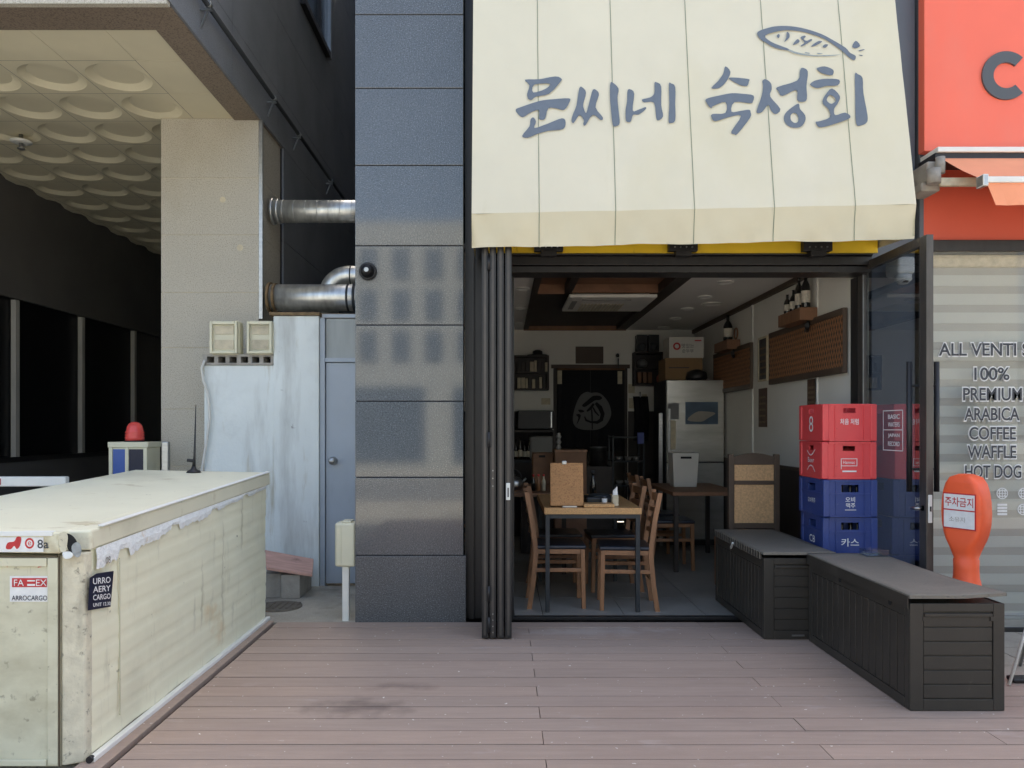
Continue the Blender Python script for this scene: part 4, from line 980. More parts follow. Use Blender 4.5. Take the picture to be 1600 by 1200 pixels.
t_ = storage('storage_box', 1.70, 2.16, 4.99, 6.13, .55, 'storage box with a ridged lid edge, half inside the doorway behind the nearest box', scallop=True, seed=3)
b = B(); b.bar((1.672, 5.62, .5), (1.668, 5.56, .545), .012, .012); obj('latch', b, WHITEM, t_)
b = B(); b.box(1.88, 1.96, 4.982, 4.989, .025, .035); obj('badge', b, METAL, t_)
t_ = thing('plastic_tray', 'small clear plastic tray on the back of the nearest storage box lid', 'tray', (2.36, 4.9, .57))
b = B(); z = .568; b.box(2.29, 2.43, 4.83, 4.93, z, z+.004); b.box(2.29, 2.294, 4.83, 4.93, z+.004, z+.04); b.box(2.426, 2.43, 4.83, 4.93, z+.004, z+.04); b.box(2.294, 2.426, 4.83, 4.834, z+.004, z+.04); b.box(2.294, 2.426, 4.926, 4.93, z+.004, z+.04); obj('tray', b, CLEARPL, t_)
b = B(); b.box(2.284, 2.436, 4.824, 4.831, z+.036, z+.044); obj('rim', b, CLEARPL, t_)

# ------------------------------------------------------------------ crates
def crate(cx, cy, z, colm, label, front, left, dx=0., bottles=False, kind='soju', rz=0.):
    W, D, H = .37, .42, .257
    t = thing('drink_crate', label, 'crate', (cx, cy, z), 0, 'drink crates stacked beside the open glass door')
    x0, x1, y0, y1 = cx-W/2, cx+W/2, cy-D/2, cy+D/2; th = .012; z0, z1 = z+.002, z+H-.002
    b = B()
    hw = .042 if kind == 'soju' else .06; hz0, hz1 = z1-.062, z1-.028
    if kind != 'soju': hz0, hz1 = z1-.085, z1-.035
    def wallx(ya, yb):     # wall across X with a hand hole
        b.box(x0+.02, cx-hw, ya, yb, z0, z1); b.box(cx+hw, x1-.02, ya, yb, z0, z1); b.box(cx-hw, cx+hw, ya, yb, z0, hz0); b.box(cx-hw, cx+hw, ya, yb, hz1, z1)
    def wally(xa, xb):
        b.box(xa, xb, y0+.02, cy-hw, z0, z1); b.box(xa, xb, cy+hw, y1-.02, z0, z1); b.box(xa, xb, cy-hw, cy+hw, z0, hz0); b.box(xa, xb, cy-hw, cy+hw, hz1, z1)
    wallx(y0+.008, y0+.02); wallx(y1-.02, y1-.008); wally(x0+.008, x0+.02); wally(x1-.02, x1-.008)
    for (xa, xb) in ((x0, x0+.045), (x1-.045, x1)):
        for (ya, yb) in ((y0, y0+.045), (y1-.045, y1)): b.box(xa, xb, ya, yb, z0, z1, .008, seg=2)
    for (za, zb_) in ((z1-.014, z1), (z0, z0+.012)):
        b.box(x0+.045, x1-.045, y0+.001, y0+.0075, za, zb_); b.box(x0+.045, x1-.045, y1-.0075, y1-.001, za, zb_); b.box(x0+.001, x0+.0075, y0+.045, y1-.045, za, zb_); b.box(x1-.0075, x1-.001, y0+.045, y1-.045, za, zb_)
    if kind != 'soju':
        b.box(x0+.045, x1-.045, y0+.002, y0+.0075, hz0-.02, hz0-.008); b.box(x0+.002, x0+.0075, y0+.045, y1-.045, hz0-.02, hz0-.008)
    for xx in (x0+.085, x1-.09): b.box(xx, xx+.006, y0+.002, y0+.0078, z0+.012, z1-.014)
    b.box(x0+.02, x1-.02, y0+.02, y1-.02, z0, z0+.012)
    for k in (1, 2): b.box(x0+.02, x1-.02, y0+k*D/3-.003, y0+k*D/3+.003, z0+.012, z1-.05)
    obj('body', b, colm, t)
    if bottles:
        for (u, v) in ((.25, .2), (.45, .2), (.65, .2), (.85, .3), (.15, .5)):
            q = B(); bx, by = x0+.03+(W-.06)*u, y0+.04+(D-.08)*v
            q.lathe([(.03, .014), (.03, .13), (.012, .17), (.012, .215), (.016, .222)], (bx, by, z), 12); bo_ = obj('bottle', q, BOTT, t)
            q = B(); q.lathe([(.017, .218), (.017, .232)], (bx, by, z), 12); obj('bottle_cap', q, PAPER, bo_)
    b = B(); b.flat = True
    U, V = (1, 0, 0), (0, 0, 1); UL = (0, -1, 0); fy_ = y0+.0065; fx_ = x0+.0065
    front(b, cx, fy_, z, U, V); left(b, fx_, cy, z, UL, V)
    obj('print', b, WHITEP, t); t.rotation_euler.z = R(rz)
    return t
def fr1(b, cx, y, z, U, V): b.text('처음 처럼', (cx, y, z+.135), U, V, .04, .125, offset=.01)
def lf1(b, x, cy, z, U, V): b.text('8', (x, cy, z+.12), U, V, .11, .07, offset=-.005)
def fr2(b, cx, y, z, U, V):
    for (a, c, e, h) in ((-.055, .055, .138, .142), (-.055, .055, .09, .094), (-.045, .05, .05, .06)): b.box(cx+a, cx+c, y-.001, y, z+e, z+h)
    b.box(cx-.055, cx-.051, y-.001, y, z+.07, z+.142); b.box(cx+.051, cx+.055, y-.001, y, z+.09, z+.142); b.text('Hanmac', (cx, y-.0005, z+.116), U, V, .022, .08)
def lf2(b, x, cy, z, U, V):
    b.text('Beer', (x, cy, z+.125), U, V, .035, .11)
    fn = lambda a, e: Vector((x-.0005, cy-a, z+e))
    for pts in ([(-.07, .19), (-.03, .165), (0, .158), (.03, .168), (.075, .2)], [(-.07, .05), (-.03, .08), (0, .088), (.03, .08), (.075, .045)]): b.poly([stroke(pts, .007)], fn)
def fr3(b, cx, y, z, U, V): b.text('오비', (cx, y, z+.12), U, V, .036, offset=.01); b.text('맥주', (cx+.003, y, z+.08), U, V, .034, offset=.01); b.box(cx-.036, cx+.04, y-.001, y, z+.048, z+.052)
def lf3(b, x, cy, z, U, V): b.text('오비맥주', (x, cy, z+.1), U, V, .036, .12, offset=.01)
def fr4(b, cx, y, z, U, V): b.text('카스', (cx, y, z+.085), U, V, .055, .12, offset=.01)
def lf4(b, x, cy, z, U, V): b.text('CB', (x, cy, z+.085), U, V, .05, .1, offset=.01)
KX, KY, KH = 2.353, 5.41, .257
crate(KX, KY, KH*5, REDCR, 'red crate at the very top of the stack', fr1, lf1)
crate(KX, KY, KH*4, REDCR, 'red crate just above the blue crates, with a framed white print', fr2, lf2, rz=-.8)
crate(KX+.002, KY, KH*3, BLUECR, 'upper blue crate, directly under the red ones', fr3, lf3, rz=.9, kind='beer', bottles=True)
crate(KX+.014, KY+.012, KH*2, BLUECR, 'blue crate with bottle necks showing, just above the storage box lid', fr4, lf4, rz=-1.2, kind='beer', bottles=True)
crate(KX+.006, KY+.006, KH*1, BLUECR, 'blue crate mostly hidden behind the storage boxes, second from the bottom', fr4, lf4, kind='beer')
crate(KX, KY, 0.002, BLUECR, 'blue crate at the bottom of the stack, standing on the deck', fr3, lf3, kind='beer')

# ------------------------------------------------------------------ no parking stand
ns = thing('parking_stand', 'bright orange plastic no parking stand with a white label, behind the storage box', 'no parking stand', (2.73, 4.52, -.05), R(-64))
prof = [(.16, 0), (.16, .03), (.14, .12), (.105, .3), (.085, .46), (.072, .535), (.068, .545), (.065, .60), (.067, .655), (.062, .66), (.068, .70), (.078, .735), (.094, .77), (.110, .81), (.121, .865), (.125, .93), (.122, .995), (.114, 1.05), (.098, 1.1), (.07, 1.138), (.03, 1.157)]
b = B(); seg = 32; rings = []
for (a, z) in prof:
    q = min(1, max(0, (z-.66)/.14)); dp = a if z < .66 else a*(1-q)+min(a, .064)*q
    pw = 2.1+q*4.5
    rg = []
    for k in range(seg):
        an = 2*math.pi*k/seg; ca, sa = math.cos(an), math.sin(an)
        rg.append(b.bm.verts.new((a*math.copysign(abs(ca)**(2/pw), ca), dp*math.copysign(abs(sa)**(2/pw), sa), z)))
    rings.append(rg)
for i in range(len(rings)-1):
    for k in range(seg):
        b.bm.faces.new((rings[i][k], rings[i][(k+1) % seg], rings[i+1][(k+1) % seg], rings[i+1][k])).smooth = True
b.bm.faces.new(rings[-1]); b.bm.faces.new(rings[0][::-1])
obj('body', b, ORSIGN, ns, world=False)
b = B(); b.box(-.098, .098, -.0665, -.0635, .835, 1.045); lb = obj('red_border', b, REDP, ns, world=False)
b = B(); b.box(-.092, .092, -.068, -.0666, .95, 1.038); b.box(-.092, .092, -.068, -.0666, .842, .942); obj('white_label', b, WHITEP, ns, world=False)
b = B(); b.flat = True; b.text('주차금지', (0, -.0686, .994), (1, 0, 0), (0, 0, 1), .055, .17, offset=.012); obj('lettering', b, REDP, ns, world=False)
b = B(); b.flat = True; b.text('소유자', (-.01, -.0686, .892), (1, 0, 0), (0, 0, 1), .03, .1); obj('small_print', b, MATS['grey concrete'], ns, world=False)

# folding sign legs at the right edge
t_ = thing('folding_sign', 'thin pale metal leg of a folding sign stand at the right edge', 'sign stand', (2.95, 4.2, 0))
b = B(); b.tube([(2.705, 4.1, .004), (3.1, 4.25, .95)], .008, 8); obj('leg', b, WHITEM, t_)
b = B(); b.tube([(3.5, 4.1, .004), (3.12, 4.25, .95)], .009, 8); obj('leg', b, METAL, t_)
b = B(); b.tube([(3.1, 4.6, -.046), (3.11, 4.26, .95)], .009, 8); obj('leg', b, METAL, t_)
b = B(); b.box(2.9, 3.4, 4.17, 4.19, .55, 1.1, .004); obj('board', b, BLACKPL, t_)
b = B(); b.box(2.75, 3.05, 4.13, 4.2, .004, .03, .01); 
one('rubber_weight', b, BLACKPL, 'flat black rubber weight on the deck under the folding sign', 'weight', (2.9, 4.16, 0))

# ------------------------------------------------------------------ dining furniture
tb = thing('dining_table', 'light oak dining table with a black steel frame just inside the doorway', 'table', (.675, 6.33, 0))
x0, x1, y0, y1, H = .312, 1.04, 5.73, 6.93, .78
b = B(); b.box(x0, x1, y0, y1, H-.048, H, .003); obj('table_top', b, WOODT, tb)
b = B(); s_ = .032
b.box(x0+.01+s_, x1-.01-s_, y0+.012, y0+.012+s_, H-.08, H-.049); b.box(x0+.01+s_, x1-.01-s_, y1-.012-s_, y1-.012, H-.08, H-.049); b.box(x0+.01, x0+.01+s_, y0+.045, y1-.045, H-.08, H-.049); b.box(x1-.01-s_, x1-.01, y0+.045, y1-.045, H-.08, H-.049); obj('frame', b, STEELD, tb)
for xa in (x0+.01, x1-.01-s_):
    for ya in (y0+.012, y1-.012-s_):
        b = B(); b.box(xa, xa+s_, ya, ya+s_, .0, H-.049, .002); obj('leg', b, STEELD, tb)
def chair(name, label):           # local: faces +X, origin at the floor under the seat centre
    t = thing(name, label, 'chair', (0, 0, 0), 0, 'wooden dining chairs')
    b = B(); b.box(-.19, .2, -.2, .2, .455, .485, .012, seg=3); obj('seat', b, SEATB, t, world=False)
    b = B(); b.box(-.18, .19, -.19, -.165, .42, .454); b.box(-.18, .19, .165, .19, .42, .454); b.box(.165, .19, -.165, .165, .42, .454); b.box(-.18, -.155, -.165, .165, .42, .454); obj('seat_frame', b, WOODC, t, world=False)
    for sy in (-1, 1):
        b = B(); b.hexa([(.165+.0, sy*.182-.015, 0), (.197, sy*.182-.015, 0), (.197, sy*.182+.015, 0), (.165, sy*.182+.015, 0), (.155, sy*.178-.017, .454), (.19, sy*.178-.017, .454), (.19, sy*.178+.017, .454), (.155, sy*.178+.017, .454)], bevel=.004); obj('leg', b, WOODC, t, world=False)
        b = B(); path = [(-.235, 0), (-.205, .2), (-.185, .42), (-.19, .5), (-.215, .68), (-.255, .89)]
        for (a, c) in zip(path[:-1], path[1:]): b.hexa([(a[0]-.018, sy*.185-.015, a[1]), (a[0]+.018, sy*.185-.015, a[1]), (a[0]+.018, sy*.185+.015, a[1]), (a[0]-.018, sy*.185+.015, a[1]), (c[0]-.018, sy*.185-.015, c[1]), (c[0]+.018, sy*.185-.015, c[1]), (c[0]+.018, sy*.185+.015, c[1]), (c[0]-.018, sy*.185+.015, c[1])])
        obj('back_leg', b, WOODC, t, world=False)
        b = B(); b.box(-.2, .165, sy*.182-.011, sy*.182+.011, .28, .31, .004); obj('stretcher', b, WOODC, t, world=False)
    b = B(); b.box(-.2, -.18, -.168, .168, .22, .25, .003); obj('stretcher', b, WOODC, t, world=False)
    for (z, xx, h) in ((.84, -.245, .06), (.74, -.228, .035), (.66, -.213, .035), (.58, -.204, .035)):
        b = B()
        for k in range(6):
            ya, yb = -.17+.34*k/6, -.17+.34*(k+1)/6; ca, cb = -.02*math.sin(math.pi*k/6), -.02*math.sin(math.pi*(k+1)/6)
            b.hexa([(xx+ca-.009, ya, z-h/2), (xx+ca+.009, ya, z-h/2), (xx+cb+.009, yb, z-h/2), (xx+cb-.009, yb, z-h/2), (xx+ca-.009, ya, z+h/2), (xx+ca+.009, ya, z+h/2), (xx+cb+.009, yb, z+h/2), (xx+cb-.009, yb, z+h/2)])
        obj('back_rail', b, WOODC, t, world=False)
    return t
ch = chair('dining_chair', 'wooden chair at the left front of the oak table')
ch.location = (.44, 6.05, -.003)
dup(ch, (.945, 5.98, -.003), R(176), 'wooden chair at the right front of the oak table')
dup(ch, (.47, 6.66, -.003), R(2), 'wooden chair at the left rear of the oak table')
dup(ch, (.93, 6.63, -.003), R(183), 'wooden chair at the right rear of the oak table')
mb = thing('menu_board', 'plain wooden menu board standing upright on the oak table', 'menu board', (.485, 5.8, .78))
b = B(); b.hexa([(.362, 5.775, .792), (.610, 5.775, .792), (.610, 5.79, .792), (.362, 5.79, .792), (.362, 5.815, 1.112), (.610, 5.815, 1.112), (.610, 5.83, 1.112), (.362, 5.83, 1.112)], bevel=.002); obj('board', b, WOODM, mb)
b = B(); b.box(.45, .56, 5.75, 5.84, .781, .792, .002); obj('stand', b, METAL, mb)
b = B(); b.box(.45, .485, 5.808, 5.834, 1.10, 1.128, .004); obj('clip', b, METAL, mb)
b = B(); b.box(.61, .84, 5.745, 5.87, .781, .808, .004); one('wooden_tray', b, WOODT, 'low pale wooden tray at the front edge of the oak table', 'tray', (.73, 5.8, .781))
t_ = thing('table_grill', 'low black table cooker behind the wooden tray on the oak table', 'cooker', (.76, 6.05, .78))
b = B(); b.box(.65, .88, 5.95, 6.18, .781, .84, .012); obj('body', b, BLACKPL, t_)
b = B(); b.lathe([(.09, .84), (.09, .85), (.07, .856)], (.765, 6.06, 0), 20); obj('grate', b, STEELD, t_)
t_ = thing('sauce_bottle', 'tall dark sauce bottle behind the menu board on the oak table', 'bottle', (.74, 6.28, .78))
b = B(); b.lathe([(.028, .0), (.028, .15), (.013, .19), (.013, .22)], (.74, 6.28, .781), 16); obj('bottle', b, BOTT, t_)
b = B(); b.lathe([(.016, .22), (.016, .245)], (.74, 6.28, .781), 16); obj('cap', b, BLACKPL, t_)
t_ = thing('spice_shaker', 'small white labelled spice shaker on the oak table', 'shaker', (.79, 5.90, .78))
b = B(); b.lathe([(.021, 0), (.021, .055)], (.785, 5.905, .781), 16); obj('jar', b, WHITEP, t_)
b = B(); b.lathe([(.022, .055), (.02, .072), (.01, .075)], (.785, 5.905, .781), 16); obj('lid', b, DARKP, t_)
t_ = thing('napkin_holder', 'tan napkin holder with a white napkin sticking up at the right of the oak table', 'napkin holder', (.86, 5.88, .78))
b = B(); b.box(.838, .885, 5.85, 5.92, .781, .865, .004); obj('holder', b, PAPER, t_)
b = B(); b.hexa([(.843, 5.86, .866), (.88, 5.86, .866), (.88, 5.9, .866), (.843, 5.9, .866), (.846, 5.87, .895), (.878, 5.87, .93), (.878, 5.89, .93), (.846, 5.89, .895)]); obj('napkin', b, WHITEP, t_)
# second table with chairs along the right wall
t2 = thing('side_table', 'dark wooden table along the right wall in front of the fridge', 'table', (1.9, 7.85, 0))
b = B(); b.box(1.62, 2.3, 7.3, 8.5, .73, .765, .004); obj('table_top', b, WOODR, t2)
for xa in (1.64, 2.24):
    for ya in (7.32, 8.44): b = B(); b.box(xa, xa+.04, ya, ya+.04, 0, .729); obj('leg', b, DKBR, t2)
dup(ch, (1.66, 7.6, -.003), R(0), 'chair with slatted back at the left front of the dark side table')
dup(ch, (1.64, 8.2, -.003), R(3), 'chair with slatted back at the left rear of the dark side table')
rc = thing('rattan_chair', 'high backed wooden chair with tan woven panels behind the storage box', 'chair', (2.06, 6.4, 0), R(-2))
x0, x1, yy = 1.865, 2.285, 6.32
for xa in (x0, x1-.045):
    b = B(); b.box(xa, xa+.045, yy, yy+.05, 0, 1.16, .006); obj('back_leg', b, TRIM, rc)
    b = B(); b.box(xa, xa+.045, yy+.40, yy+.44, 0, .43, .006); obj('leg', b, WOODC, rc)
b = B()
for k in range(8):
    a0, a1 = x0+.045+(x1-x0-.09)*k/8, x0+.045+(x1-x0-.09)*(k+1)/8; h0, h1 = 1.14+.03*math.sin(math.pi*k/8), 1.14+.03*math.sin(math.pi*(k+1)/8)
    b.hexa([(a0, yy+.008, 1.075), (a1, yy+.008, 1.075), (a1, yy+.04, 1.075), (a0, yy+.04, 1.075), (a0, yy+.008, h0), (a1, yy+.008, h1), (a1, yy+.04, h1), (a0, yy+.04, h0)])
obj('top_rail', b, TRIM, rc)
b = B(); b.box(x0+.045, x1-.045, yy+.008, yy+.04, .91, .94); b.box(x0+.045, x1-.045, yy+.008, yy+.04, .55, .59); obj('rail', b, TRIM, rc)
for z0, z1 in ((.942, 1.073), (.592, .908)):
    b = B(); b.box(x0+.047, x1-.047, yy+.016, yy+.03, z0, z1); obj('woven_panel', b, RATT, rc)
b = B(); b.box(x0, x1, yy+.052, yy+.45, .432, .47, .012); obj('seat', b, SEATB, rc)
# fridge and boxes
fg = thing('fridge', 'stainless steel upright fridge against the right wall at the back', 'fridge', (2.24, 9.2, 0))
b = B(); b.box(1.90, 2.575, 8.95, 9.65, .06, 1.936, .01); b.box(1.92, 2.55, 9.0, 9.6, 0, .06, mi=1); obj('body', b, [STEELD, BLACKPL], fg)
b = B(); b.box(1.905, 2.57, 8.905, 8.945, .98, 1.93, .008); obj('upper_door', b, FRIDGE, fg)
b = B(); b.box(1.905, 2.57, 8.905, 8.945, .08, .97, .008); obj('lower_door', b, FRIDGE, fg)
b = B(); b.box(1.915, 1.945, 8.87, 8.905, 1.0, 1.6, .006); obj('handle', b, METAL, fg)
a, c = P(1071, 628, 8.9), P(1122, 663, 8.9)
b = B(); b.box(a.x, c.x, 8.9, 8.9045, c.z, a.z); st = obj('poster', b, mat('dark blue seascape print', S(72, 92, 112), .5, var=.3, vs=4), fg)
b = B(); b.flat = True; b.poly([smooth([(a.x+.02, c.z+.05), (a.x+.12, c.z+.14), (a.x+.22, c.z+.15), (c.x-.03, c.z+.13), (c.x-.12, c.z+.07), (c.x-.2, c.z+.03)])], lambda x, z: Vector((x, 8.8985, z))); obj('print', b, mat('grey sand print', S(150, 146, 138), .6), st)
a, c = P(1043, 630, 8.9), P(1061, 655, 8.9); b = B(); b.box(a.x, c.x, 8.9, 8.9045, c.z, a.z); obj('note', b, mat('grey note', S(120, 122, 124), .7), fg)
a, c = P(1044, 657, 8.9), P(1056, 702, 8.9); b = B(); b.box(a.x, c.x, 8.9, 8.9045, c.z, a.z); obj('note', b, PAPER, fg)
t_ = thing('brown_carton', 'brown cardboard carton lying on top of the fridge', 'carton', (2.2, 9.2, 1.94))
b = B(); b.box(1.92, 2.36, 9.05, 9.45, 1.938, 2.2, .004); obj('box', b, CARTB, t_)
b = B(); b.box(1.96, 2.2, 9.047, 9.0495, 2.08, 2.09); obj('print', b, DARKP, t_)
t_ = thing('white_carton', 'white printed carton stacked on the brown carton above the fridge', 'carton', (2.2, 9.2, 2.21))
b = B(); b.box(1.97, 2.38, 9.07, 9.42, 2.202, 2.45, .004); obj('box', b, CARTW, t_)
b = B(); b.flat = True
b.text('맛있는', (2.19, 9.0685, 2.345), (1, 0, 0), (0, 0, 1), .05); obj('print', b, DARKP, t_); b = B(); b.flat = True; b.text('순두부', (2.19, 9.0685, 2.285), (1, 0, 0), (0, 0, 1), .045); obj('print', b, DARKP, t_)
b = B(); b.flat = True; c = Vector((2.06, 9.0685, 2.34)); iconring(b, c, .045, 20, .02); b.box(2.27, 2.35, 9.067, 9.0685, 2.40, 2.415); obj('red_print', b, REDP, t_)
b = B(); b.lathe([(.11, 0), (.125, .02), (.11, .09), (.04, .12), (.015, .125)], (2.27, 8.985, 1.937), 24); one('black_pot', b, BLACKPL, 'round black pot lid on top of the fridge in front of the brown carton', 'pot', (2.27, 8.98, 1.937))
t_ = thing('white_bin', 'white plastic box with a hand slot on the dark side table', 'storage bin', (1.9, 8.0, .765))
b = B(); b.hexa([(1.765, 7.9, .767), (2.0, 7.9, .767), (2.0, 8.1, .767), (1.765, 8.1, .767), (1.745, 7.88, 1.12), (2.02, 7.88, 1.12), (2.02, 8.12, 1.12), (1.745, 8.12, 1.12)], bevel=.008); obj('bin', b, CARTW, t_)
b = B(); b.box(1.83, 1.94, 7.875, 7.884, 1.06, 1.082); obj('hand_slot', b, GROUT, t_)
# right wall decor
def panel(y0, y1, z0, z1, label):
    t = thing('lattice_panel', label, 'wall panel', (2.6, (y0+y1)/2, z0), 0, 'lattice panels on the right wall')
    b = B(); b.box(2.563, 2.567, y0, y1, z0+.05, z1-.05)
    n = int((y1-y0)/.045)
    for k in range(-8, n+8):      # woven diagonal laths
        for s in (1, -1):
            h = z1-z0-.1; ya = y0+(k*.045); yb = ya+s*h*.5; za, zb_ = z0+.05, z1-.05
            p0, p1 = Vector((2.5585 if s > 0 else 2.561, ya, za)), Vector((2.5585 if s > 0 else 2.561, yb, zb_))
            dv = p1-p0; t0, t1 = 0, 1
            if dv.y > 0: t0, t1 = max(0, (y0-p0.y)/dv.y), min(1, (y1-p0.y)/dv.y)
            else: t0, t1 = max(0, (y1-p0.y)/dv.y), min(1, (y0-p0.y)/dv.y)
            if t1-t0 > .05: b.bar(p0+dv*t0, p0+dv*t1, .012, .003, mi=1, up=(1, 0, 0))
    obj('lattice', b, [DKBR, LATT], t)
    b = B(); b.box(2.55, 2.585, y0, y1, z1-.05, z1, .003); b.box(2.55, 2.585, y0, y1, z0, z0+.05, .003); b.box(2.555, 2.585, y0-.012, y0, z0, z1, .002); b.box(2.555, 2.585, y1, y1+.012, z0, z1, .002); obj('frame', b, TRIM, t)
panel(5.77, 7.36, 1.79, 2.28, 'large brown lattice panel on the right wall near the open door')
panel(7.93, 9.3, 1.78, 2.26, 'brown lattice panel farther back on the right wall above the fridge side')
def bottle(x, y, z, h, r, label):
    t = thing('sake_bottle', label, 'bottle', (x, y, z), 0, 'bottles on the wall shelves')
    b = B(); b.lathe([(r*.9, 0), (r, .01), (r, h*.55), (r*.8, h*.66), (r*.36, h*.78), (r*.34, h*.97), (r*.42, h*.975), (r*.42, h)], (x, y, z), 16); obj('glass', b, BOTT, t)
    b = B(); b.lathe([(r+.001, h*.15), (r+.001, h*.48)], (x, y, z), 16, cap=False); obj('paper_label', b, LABELM, t)
def wshelf(y0, y1, z, label, lampy):
    t = thing('wall_shelf', label, 'shelf', (2.52, (y0+y1)/2, z), 0, 'box shelves on the right wall')
    b = B(); b.box(2.44, 2.585, y0, y1, z-.105, z, .004); obj('board', b, WOODR, t)
    b = B(); b.tube([(2.53, y0+.06, z-.105), (2.53, y0+.06, z-.15)], .012, 8); b.tube([(2.5, y0+.0, z-.15), (2.55, y0+.13, z-.175)], .02, 10); obj('spot_lamp', b, BLACKPL, t)
wshelf(6.30, 6.80, 2.368, 'red brown box shelf with dark bottles above the large lattice panel', 0)
wshelf(8.35, 8.85, 2.34, 'box shelf with one dark bottle farther back on the right wall', 0)
bottle(2.52, 6.38, 2.37, .30, .036, 'tall dark bottle nearest the door on the front wall shelf')
bottle(2.51, 6.50, 2.37, .29, .034, 'tall dark bottle second from the door on the front wall shelf')
bottle(2.50, 6.60, 2.37, .19, .03, 'shorter bottle in the middle of the front wall shelf')
bottle(2.49, 6.71, 2.37, .17, .03, 'shortest bottle at the far end of the front wall shelf')
bottle(2.51, 8.55, 2.342, .29, .05, 'single large dark bottle on the rear wall shelf')
b = B(); b.tube([(2.56, 8.42+.06*math.cos(a), 2.24+.17+.06*math.sin(a)) for a in [R(k*20) for k in range(19)]], .008, 8, cap=False); one('wall_ring', b, WOODC, 'thin wooden ring leaning on the rear wall shelf', 'ring', (2.56, 8.42, 2.342))
def poster(y0, y1, z0, z1, label, m, fr=None):
    t = thing('wall_poster', label, 'poster', (2.59, (y0+y1)/2, z0), 0, 'small posters on the right wall')
    b = B(); b.box(2.588, 2.597, y0, y1, z0, z1); obj('sheet', b, m, t)
    b = B()
    for k in range(5): b.box(2.586, 2.5875, y0+.02, y1-.02, z0+.04+k*(z1-z0-.08)/5, z0+.05+k*(z1-z0-.08)/5+.01)
    obj('print', b, POSTP, t)
    if fr:
        b = B(); w_ = .02; b.box(2.58, 2.599, y0-w_, y0-.001, z0-w_, z1+w_); b.box(2.58, 2.599, y1+.001, y1+w_, z0-w_, z1+w_); b.box(2.58, 2.599, y0, y1, z1+.001, z1+w_); b.box(2.58, 2.599, y0, y1, z0-w_, z0-.001); obj('frame', b, fr, t)
POSTP = mat('muted poster print', S(116, 98, 78), .6, var=.3, vs=30)
PIC = mat('dark photo print', S(64, 62, 60), .5, var=.5, vs=14)
PIC2 = mat('brown poster print', S(86, 66, 52), .6, var=.4, vs=20)
poster(7.52, 7.74, 1.86, 2.26, 'framed dark picture between the two lattice panels', PIC, PAPER)
poster(7.53, 7.76, 1.385, 1.77, 'narrow brown poster below the framed picture', PIC2)
poster(6.34, 6.52, 1.5, 1.785, 'narrow dark poster under the large lattice panel, behind the crates', PIC2)
# air conditioner
ac = thing('ceiling_air_conditioner', 'white cassette air conditioner hanging from the wood panelled ceiling', 'air conditioner', (1.07, 7.8, 2.66))
b = B(); b.box(.64, 1.49, 7.38, 8.28, 2.63, 2.665, .01); b.box(.7, 1.43, 7.47, 8.2, 2.666, 2.72); obj('panel', b, WHITEM, ac)
b = B()
for k in range(13): x = .80+k*.034; b.box(x, x+.02, 7.75, 8.2, 2.622, 2.6295)
obj('grille', b, mat('cream grille', S(210, 204, 180), .5), ac)
b = B(); b.box(.78, 1.26, 7.5, 7.53, 2.625, 2.6298); b.box(.69, .74, 7.6, 8.1, 2.625, 2.6298); obj('vane', b, mat('grey vane', S(140, 140, 138), .5), ac)
# back wall
b = B(); b.box(.99, 1.365, YB-.02, YB-.001, 2.245, 2.475, .003); one('wall_plaque', b, TRIM, 'plain brown rectangular plaque on the back wall above the curtain', 'plaque', (1.18, YB, 2.24))
t_ = thing('door_curtain', 'black doorway curtain with a round grey brush emblem at the back of the room', 'curtain', (1.19, YB-.06, 2.15))
b = B()
cx0, cx1 = .735, 1.645
for half in (0, 1):
    a, c = (cx0, 1.183) if half == 0 else (1.187, cx1)
    n = 14
    for i in range(n):
        def cv(u, v): return Vector((a+(c-a)*u, YB-.06+.006*math.sin(u*18+half)*v, 2.16-1.1*v))
        for j in range(8): b.face([cv(i/n, j/8), cv((i+1)/n, j/8), cv((i+1)/n, (j+1)/8), cv(i/n, (j+1)/8)], 0, True)
obj('cloth', b, BLACKF, t_)
b = B(); b.tube([(.73, YB-.06, 2.165), (1.65, YB-.06, 2.165)], .012, 8); obj('rod', b, WOODR, t_)
EY = YB-.07
fe = lambda x, y, o=0: (lambda q: q)(P(880+x/12, 590+y/12, EY-o))
b = B(); b.flat = True; b.poly([smooth([(450, 265), (520, 285), (640, 280), (740, 330), (850, 470), (900, 640), (880, 760), (790, 900), (660, 970), (520, 985), (330, 970), (220, 910), (180, 800), (200, 640), (260, 450), (340, 320)])], lambda x, y: fe(x, y)); em = obj('emblem', b, EMBL, t_)
b = B(); b.flat = True
for r in ([(590, 340), (690, 345), (730, 385), (680, 420), (590, 430), (430, 540), (370, 545), (360, 510), (440, 440), (540, 355)], [(280, 610), (330, 600), (395, 625), (380, 645), (320, 655)], [(240, 700), (290, 680), (330, 710), (300, 800), (250, 880), (285, 750)]): b.poly([smooth(r)], lambda x, y: fe(x, y, .004))
b.poly([stroke([(445, 630), (510, 580), (575, 490)], [30, 55, 40])], lambda x, y: fe(x, y, .004))
b.poly([stroke([(560, 560), (600, 640), (670, 715)], [26, 34, 20])], lambda x, y: fe(x, y, .0042))
b.poly([stroke([(610, 475), (690, 560), (740, 680), (715, 790), (640, 840), (520, 835), (430, 800), (400, 730)], [50, 85, 75, 70, 55, 36, 40, 20])], lambda x, y: fe(x, y, .0044))
b.poly([stroke([(535, 600), (542, 760), (545, 970)], [26, 26, 18])], lambda x, y: fe(x, y, .0046))
obj('brush_character', b, BLACKF, em)
